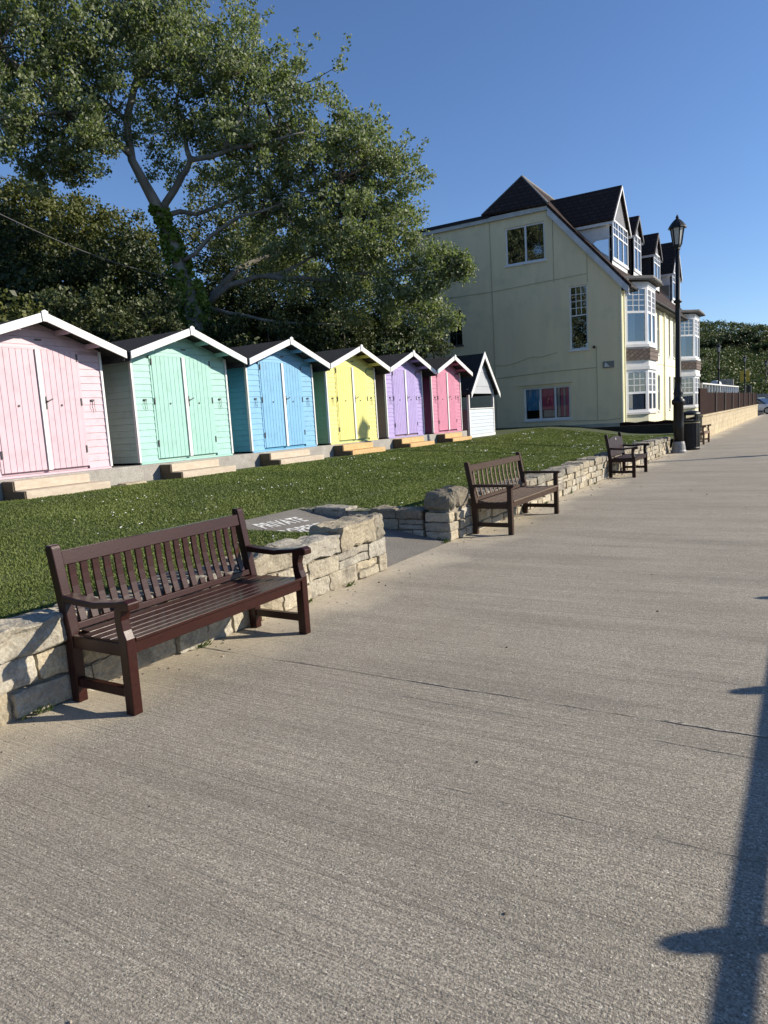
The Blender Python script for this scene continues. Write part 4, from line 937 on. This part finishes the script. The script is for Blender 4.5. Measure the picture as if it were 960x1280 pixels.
# the big poplar --------------------------------------------------
def poplar():
    base=far(256,440,25.0); base.z=lawn_z(base.x,base.y)-.2
    r=root('poplar_tree',base,'big spreading grey-green poplar with pale leaning ivy-clad trunk behind the huts','tree')
    tr=MB(); D=25
    def LP(l): return [far(x,y,d) for x,y,d in l]
    trunk=[base]+LP([(243,390,25),(221,322,25),(203,270,24.8),(184,235,24.6),(165,200,24.5),(158,150,24.5),(172,95,24.3),(190,40,24.2),(196,0,24.2)])
    tr.tube(trunk,[.36,.30,.21,.19,.16,.13,.11,.09,.06,.03],12,jit=.06); tr.build('trunk',bark,r,smooth=True)
    limbs=[([(205,270,24.8),(225,225,24.3),(238,200,24),(280,190,23.2),(330,175,22.5),(380,165,22)],.13),([(238,200,24),(230,165,24.4),(222,120,25),(235,60,25.5)],.09),
      ([(165,195,24.5),(125,155,24),(80,140,23.4),(30,150,23),(-40,140,22.5)],.12),([(158,150,24.5),(110,110,25.5),(70,60,26)],.08),([(205,270,24.8),(262,262,25.5),(330,230,26),(400,200,26)],.09),
      ([(222,330,25),(285,280,24),(350,255,23),(425,225,23)],.08),([(172,95,24.3),(240,70,23.5),(310,80,23)],.09),([(190,40,24.2),(150,10,24),(110,-30,24)],.08),([(280,190,23.2),(310,130,23),(360,110,23)],.09),
      ([(125,155,24),(60,175,24.5),(10,185,25)],.06),([(80,140,23.4),(40,95,23.5),(0,60,23)],.07)]
    allp=[]
    for l,rr in limbs:
        P=LP(l); b=MB(); n=len(P); Q=[]
        for i in range(n-1): Q+=wobble(P[i],P[i+1],3,.10)[:-1]
        Q.append(P[-1]); b.tube(Q,[rr*(1-.85*i/(len(Q)-1)) for i in range(len(Q))],8); b.build('limb',bark,r,smooth=True); allp+=Q[3:]
    # second, darker stem with big lateral limbs low on the right
    blobs=[(45,95,24,95),(150,65,24.5,100),(240,72,24,88),(315,125,23.5,76),(385,165,23.5,70),(425,165,23.8,38),(330,210,23.5,70),(250,150,25,85),(425,225,23.5,66),(480,225,23.5,46),(455,200,24.3,38),(380,265,24,60),
      (452,290,23.5,58),(95,160,23.5,44),(70,196,24,22),(160,30,24.5,80),(30,20,24,75),(205,20,24.5,55),(280,50,24,42),(118,186,23,26),(15,140,23,36),(345,92,24,34),(48,222,24.5,12),(95,218,24.5,14),(-40,70,24,80),(500,215,23.8,25)]
    cs=[];rs=[];sp=[];sr=[]
    for (px_,py_,d,rp) in blobs:
        c=far(px_,py_,d); R=rp*d*1.0/905; nn=int(9+ (rp/100)**2*185)
        for i in range(nn):
            v=Vector(rng.normal(size=3)); v.normalize(); q=R*(.25+.78*random.random()**.6)
            k=1+.28*noise.noise(v*2.2+c*.3)
            p=c+v*q*k; 
            if noise.noise(p*.75+Vector((3,1,7)))<-.33: continue
            cs.append(tuple(p)); rs.append(random.uniform(.22,.48))
            if q>.85*R and random.random()<.7:     # sprigs that stand out of the crown
                o_=v+Vector((0,0,.35)); L_=random.uniform(.35,.8)
                for w_ in (.35,.65,1.0): sp.append(tuple(p+o_*L_*w_)); sr.append(.24-.10*w_)
    V,t=leaves_np(cs,rs,68,.098,aniso=.72,flatz=.8,droop=.5); V2,t2=leaves_np(sp,sr,15,.10,aniso=.72,flatz=1.); V=np.concatenate([V,V2]); t=np.concatenate([t,t2])
    crown('crown',r,V,t,poplar_leaf)
    # twigs from limbs to a share of the leaf clusters
    b=MB()
    for p in cs[::3]:
        p=Vector(p); q=min(allp,key=lambda a:(a-p).length_squared); 
        if (q-p).length<1.7: b.tube([q,(q+p)/2+Vector((0,0,-.1)),p],[.028,.018,.006],4,cap=False)
    b.build('twigs',bark2,r)['kind']='stuff'
    # ivy on the stem
    cs=[];rs=[]
    for i in range(420):
        q=random.random()**1.7*3.3; k=int(q); a=trunk[k].lerp(trunk[k+1],q-k); rr=.42-.05*q
        an=random.random()*6.28; rr=.46 if q<1.2 else max(.24,.46-.16*(q-1.2)); cs.append((a.x+math.cos(an)*rr,a.y+math.sin(an)*rr,a.z)); rs.append(.2 if q<1.6 else .10)
    V,t=leaves_np(cs,rs,30,.10,aniso=.9); crown('ivy',r,V,t,ivy_leaf)
poplar()
def tree(name,label,stem,blobs,m,size,dens=1.,per=40,limbs=(),barkm=None,rs_=(.3,.6),group=None,gap=-.32,aniso=.65,tr=.22):
    base=far(*stem[0]); base.z=lawn_z(base.x,base.y)-.2
    r=root(name,base,label,'tree' if 'tree' in name or 'shrub' not in name else 'shrub',group)
    P=[base]+[far(*s) for s in stem[1:]]
    b=MB(); b.tube(P,[tr*(1-.8*i/(len(P)-1)) for i in range(len(P))],8,jit=.05); b.build('trunk' if 'shrub' not in name else 'stem',barkm or bark2,r,smooth=True)
    for l,rr in limbs:
        L=[far(*s) for s in l]; Q=[]
        for i in range(len(L)-1): Q+=wobble(L[i],L[i+1],3,.10)[:-1]
        Q.append(L[-1]); b=MB(); b.tube(Q,[rr*(1-.8*i/(len(Q)-1)) for i in range(len(Q))],8); b.build('limb',barkm or bark2,r,smooth=True)
    cs=[];rs=[]
    for (px_,py_,d,rp) in blobs:
        c=far(px_,py_,d); R=rp*d/905; nn=int((8+R*R*R*14)*dens) if R<2 else int((R*R*34)*dens)
        for i in range(nn):
            v=Vector(rng.normal(size=3)); v.normalize(); q=R*(.35+.67*random.random()**.5)*(1+.3*noise.noise(v*2.3+c*.4)); p=c+v*q
            if p.z<lawn_z(p.x,p.y)-.1 if p.x<-11 else False: continue
            if p.x>-13.3 and p.z<3.6 and p.y<23: continue
            if noise.noise(p*.8+Vector((9,1,2)))<gap: continue
            cs.append(tuple(p)); rs.append(random.uniform(*rs_))
    V,t=leaves_np(cs,rs,per,size,aniso=aniso); crown('crown' if 'shrub' not in name else 'foliage',r,V,t,m); return r
# second poplar with drooping branches reaching the house
tree('poplar_tree','lower poplar with long bare limbs, its right side hanging in front of the house',[(258,440,26),(258,390,26),(268,362,26)],
  [(400,330,25,62),(470,350,24.5,62),(520,335,24,46),(546,338,23.5,26),(556,322,23.5,12),(566,350,23.5,15),(580,338,23.5,8),(574,325,23.5,6),(520,312,24,30),(580,372,23.4,8),(500,395,24,44),(540,400,23.5,26),(330,325,27,55),(430,390,25,44),(360,300,27,50),(465,300,25,44),(505,290,24.5,36),(480,275,24.5,34),(565,400,23.3,12)],
  poplar_leaf,.10,dens=1.25,per=74,limbs=[([(262,380,26),(290,355,25.5),(335,345,25),(375,330,24.6),(420,300,24.3)],.12),([(266,370,26),(300,335,26.5),(350,315,27),(400,290,27)],.14),([(335,345,25),(400,350,24.5),(470,340,24),(545,335,23.5)],.10),([(262,385,26),(330,400,25.5),(420,405,25)],.08)],barkm=bark,rs_=(.25,.5),gap=-.22,tr=.2)
WG='trees on the bank behind the huts'
tree('woodland_tree','olive green bushy tree on the bank at the far left edge',[(10,400,34),(12,340,34)],[(10,268,34,50),(48,280,34,46),(-20,300,34,60),(85,290,35,40)],olive_leaf,.13,per=66,group=WG)
tree('woodland_tree','olive green tree left of the leaning trunk, lit along its top',[(125,400,33),(125,340,33)],[(112,292,34,42),(145,305,33,40),(172,318,33,32),(90,300,32,46),(195,320,33,32)],olive_leaf,.13,per=66,group=WG)
tree('woodland_tree','dark dense tree at the left edge below the olive green one',[(20,420,29),(20,380,29)],[(0,330,29,55),(50,335,29,52),(95,345,29,48),(20,380,28,48)],dark_leaf,.12,dens=1.2,per=66,group=WG)
tree('woodland_tree','dark dense tree just left of the ivy-clad trunk',[(150,420,28),(150,380,28)],[(140,345,29,50),(185,355,29,46),(120,385,28,44),(180,395,28,40)],dark_leaf,.12,dens=1.2,per=66,group=WG)
tree('woodland_tree','bright olive tree seen through the poplar, right of the trunk',[(290,420,34),(290,350,34)],[(270,255,34,36),(310,290,34,42),(255,300,34,38),(350,300,34,40),(300,330,33,48)],olive_leaf,.13,per=66,group=WG)
tree('woodland_tree','dark tree under the low bare limbs',[(330,430,31),(330,390,31)],[(290,385,31,50),(345,390,31,50),(400,395,31,48),(300,345,32,44)],dark_leaf,.12,dens=1.2,per=66,group=WG)
tree('woodland_tree','dark tree behind the yellow and purple hut roofs',[(450,430,31),(450,390,31)],[(450,380,31,52),(500,385,31,46),(400,350,32,50),(455,335,32,40),(530,400,31,34)],dark_leaf,.12,dens=1.2,per=66,group=WG)
SG='shrubs behind the beach huts'
for px_,py_,d,rp,l,mm in [(10,398,19.5,30,'sunlit shrub behind the pale pink hut roof at the left edge',olive_leaf),(70,385,22,30,'dark leggy shrub behind the apex of the pale pink hut',shrub_leaf),(140,392,22,36,'grey-green shrub above the gap between pink and mint huts',shrub_leaf),(190,395,23,34,'grey-green shrub left of the ivy-clad trunk base',shrub_leaf),
     (285,410,24,30,'dark shrub right of the mint green hut roof',dark_leaf),(335,412,24,28,'glossy shrub behind the blue hut roof',shrub_leaf),(385,415,25,28,'dark shrub between the blue and yellow roofs',dark_leaf),(430,415,26,28,'olive shrub behind the yellow hut roof',shrub_leaf),(480,415,27,28,'dark shrub behind the purple hut roof',dark_leaf),(530,420,27,24,'grey-green shrub behind the rose pink hut roof',shrub_leaf)]:
    tree('leafy_shrub',l,[(px_,py_+40,d),(px_,py_,d)],[(px_,py_,d,rp),(px_-14,py_+18,d,rp*.8),(px_+14,py_+16,d,rp*.8)],mm,.10,dens=2.2,per=36,rs_=(.15,.32),group=SG,tr=.07)
for o in scene.objects:
    if o.name.startswith('leafy_shrub'): o['category']='shrub'
# dense undergrowth on the bank (uncountable)
def undergrowth():
    cs=[];rs=[]
    for i in range(5200):
        x=-13.6-24*random.random()**1.2; y=random.uniform(0,62)
        if x>-17.5 and y>29.8: continue
        g=lawn_z(x,y); h=(.4+3.2*min(1,(-13.6-x)/7))*random.random(); cs.append((x,y,g+h)); rs.append(random.uniform(.4,.8))
    V,t=leaves_np(cs,rs,36,.19); o=mesh_np('undergrowth',V,np.arange(len(V)).reshape(-1,4),dark_leaf,t); lab(o,'dark tangled ivy and bramble undergrowth on the bank behind the huts','undergrowth',kind='stuff')
undergrowth()
# overhead cable on the left
b=MB(); A=far(-20,258,22); B=far(236,352,24.6); pts=[A.lerp(B,i/12)-Vector((0,0,.25*math.sin(math.pi*i/12))) for i in range(13)]
b.tube(pts,.014,5); lab(b.build('overhead_cable',mat('grey_cable',(.10,.10,.10)),origin=tuple(A)),'thin grey cable slung to the ivy-clad trunk from the left','cable')
# ------------------------------------------------------------------ far hill
def hill_z(x,y):
    s=smooth(-2,-40,x)
    h=12.4*smooth(96,160,y-.9*x*0)*smooth(30,-45,x-.10*(y-150)) 
    h+= 10*smooth(150,230,y)+ 3.5*noise.noise(Vector((x*.03,y*.03,2)))*smooth(100,140,y)
    return -.3+h
hx=[-140,-120,-100,-85,-70,-60,-50,-42,-34,-27,-21,-16,-11,-6,-1,4,9,14,20,26]; hy=[92,98,104,110,116,122,128,134,140,148,156,166,178,192,210,240,280]
grid_sheet('hill',hx,hy,hill_z,mat('rough_hill_grass',(.07,.085,.03),(.05,.06,.022),.15,.95))
def hillwood():
    cs=[];rs=[]
    for i in range(9000):
        y=112+110*random.random()**1.2; x=random.uniform(-75,22)
        z=hill_z(x,y)
        if z<1.2+2*random.random(): continue
        if noise.noise(Vector((x*.09,y*.09,0)))<-.30: continue
        cs.append((x,y,z+.4+1.0*noise.noise(Vector((x*.3,y*.3,5))))); rs.append(random.uniform(.7,1.4))
    V,t=leaves_np(cs,rs,40,.42); o=mesh_np('hillside_scrub',V,np.arange(len(V)).reshape(-1,4),leafmat('scrub_leaves',(.05,.072,.022),(.12,.14,.045),None,.15,.6),t); lab(o,'dense green scrub and gorse covering the far hillside','scrub',kind='stuff')
hillwood()
for i,(px_,d,s) in enumerate([(897,190,1.0),(910,196,1.2),(921,192,1.1),(933,200,1.3),(942,194,1.1),(888,185,.9),(956,185,1.5)]):
    c=far(px_,402,d); g=hill_z(c.x,c.y); s*=.6; zt=g+2.0
    r=root('pine_tree',(c.x,c.y,g),['low dark pine on the hill skyline, just right of the far bay','second skyline pine, flat topped and dark','third skyline pine, in the middle of the group','fourth skyline pine, spreading and flat topped','rightmost pine of the skyline group','small dark pine nearest the house on the skyline','broad dark tree on the skyline at the right edge'][i],'tree','pines on the hill skyline')
    b=MB(); b.tube([(c.x,c.y,g),(c.x+.4,c.y,zt)],[.3,.12],6); b.build('trunk',bark2,r)
    cs=[(c.x+random.gauss(0,1.6*s),c.y+random.gauss(0,1.6*s),zt+random.gauss(0,.45*s)) for _ in range(40)]; V,t=leaves_np(cs,[.8]*40,40,.5,flatz=.5); crown('crown',r,V,t,dark_leaf)
# ------------------------------------------------------------------ cars and small far things
rubber=mat('black_rubber',(.02,.02,.02),None,3,.8); alloy=mat('alloy_rim',(.55,.56,.58),None,3,.3,metal=.8); chrome=mat('lamp_lens',(.7,.72,.75),None,3,.15)
carglass=mat('dark_car_glass',(.02,.025,.03),None,3,.06,spec=.8)
def car(x,y,rz_,col,label,rough=.25):
    r=root('parked_car',(x,y,0),label,'car','cars parked at the far end of the promenade'); 
    pm=mat('car_paint',col,tuple(c*.95 for c in col),2,rough,coat=.8,metal=.2)
    R=Matrix.Rotation(rz_,3,'Z')
    def T(b): b.v=[tuple(Vector((x,y,0))+R@(Vector(v))) for v in b.v]; return b
    # body along local +X (front)
    sec=[(-2.1,.35,.95,.78),(-2.05,.28,1.0,.84),(-1.3,.25,1.0,.88),(-.4,.25,.98,.89),(.6,.25,.96,.89),(1.3,.26,.92,.88),(1.9,.3,.80,.82),(2.12,.36,.66,.70)]
    b=MB(); V=[];n=8
    for X,z0,z1,hw in sec:
        V+= [(X,-hw*.9,z0),(X,-hw,z0+.12),(X,-hw,(z0+z1)/2),(X,-hw*.93,z1),(X,hw*.93,z1),(X,hw,(z0+z1)/2),(X,hw,z0+.12),(X,hw*.9,z0)]
    F=[]
    for i in range(len(sec)-1):
        for k in range(n): F.append((i*n+k,(i+1)*n+k,(i+1)*n+(k+1)%n,i*n+(k+1)%n))
    F+=[tuple(range(n)),tuple(range(len(V)-1,len(V)-n-1,-1))]
    b.add(V,F); bd=T(b).build('body',pm,r,smooth=False,bevel=.03)
    b=MB(); g=[(-1.95,.98,.76),(-1.55,1.42,.62),(-.3,1.48,.62),(.35,1.44,.62),(1.15,.93,.76)]; V=[]
    for X,z,hw in g: V+=[(X,-hw,z),(X,hw,z)]
    V2=[(-1.95,-.78,.9),(-1.95,.78,.9),(1.15,-.78,.9),(1.15,.78,.9)]; b.add(V+V2,[(0,1,3,2),(2,3,5,4),(4,5,7,6),(6,7,9,8),(0,2,4,6,8,12,10),(1,11,13,9,7,5,3)]); T(b).build('windows',carglass,r)
    b=MB(); b.prism([(-1.5,-.60,1.44),(-.3,-.60,1.5),(.3,-.60,1.47),(.3,.60,1.47),(-.3,.60,1.5),(-1.5,.60,1.44)],Vector((0,0,.03))); T(b).build('car_roof',pm,r)
    for X in (-1.3,1.3):
        for s in (-1,1):
            b=MB(); b.lathe((0,0,0),[(.31,-.1),(.33,-.06),(.33,.06),(.31,.1)],20); b.v=[(X+v[0],s*.80+v[2],.33+v[1]) for v in b.v]; w_=T(b).build('wheel',rubber,r)
            b=MB(); b.lathe((0,0,0),[(.2,-.11),(.2,.11)],12); b.v=[(X+v[0],s*.80+v[2],.33+v[1]) for v in b.v]; T(b).build('rim',alloy,w_)
    for s in (-1,1): b=MB(); b.box(2.0,2.13,min(s*.45,s*.7),max(s*.45,s*.7),.56,.70); T(b).build('headlight',chrome,r)
car(-4.3,74.5,rad(-25),(.55,.57,.60),'silver car parked nearest beyond the end of the brown fence')
car(-4.6,79.5,rad(-20),(.06,.065,.08),'dark blue-grey car parked behind the silver car')
car(-5.5,84.5,rad(-20),(.70,.71,.73),'white car parked behind the dark one, mostly hidden by it')
r=root('white_cabin',(-16.5,100,.3),'small white round-roofed cabin at the foot of the hill','cabin')
c=far(893,470,95); r.location=(c.x,c.y,.5)
b=MB(); pr=[(c.x-.5,c.y,2.4),(c.x+.5,c.y,2.4)]+[(c.x+.5*math.cos(a),c.y,3.4+.5*math.sin(a)) for a in [math.pi*k/10 for k in range(11)]]
b.prism(pr,Vector((0,3,0))); b.build('shell',white,r); b=MB(); b.box(c.x-.25,c.x+.25,c.y-.03,c.y-.005,2.5,3.5); b.build('door',mat('grey_door',(.2,.22,.22)),r)
b=MB(); b.box(c.x-3,c.x+6,c.y,c.y+.3,-.3,1.9); lab(b.build('retaining_wall',conc,origin=(c.x,c.y,1)),'pale low retaining wall below the white cabin','wall')
for k,pxx in enumerate((903,909,914)):
    c=far(pxx,476,100); b=MB(); b.box(c.x-.25,c.x+.25,c.y,c.y+.5,0,c.z+.2); lab(b.build('stone_pillar',conc,origin=tuple(c)),['leftmost of three squat stone pillars by the white cabin','middle of three squat stone pillars by the white cabin','rightmost of three squat stone pillars by the white cabin'][k],'pillar','squat stone pillars')
c=at=far(936,500,72); b=MB(); b.lathe((c.x,c.y,0),[(.16,0),(.16,1.9),(.22,2.0),(.22,2.6),(.1,2.7)],10); lab(b.build('dark_bollard',darkiron,origin=(c.x,c.y,0)),'dark slim bollard rising behind the right end of the brown fence','bollard')
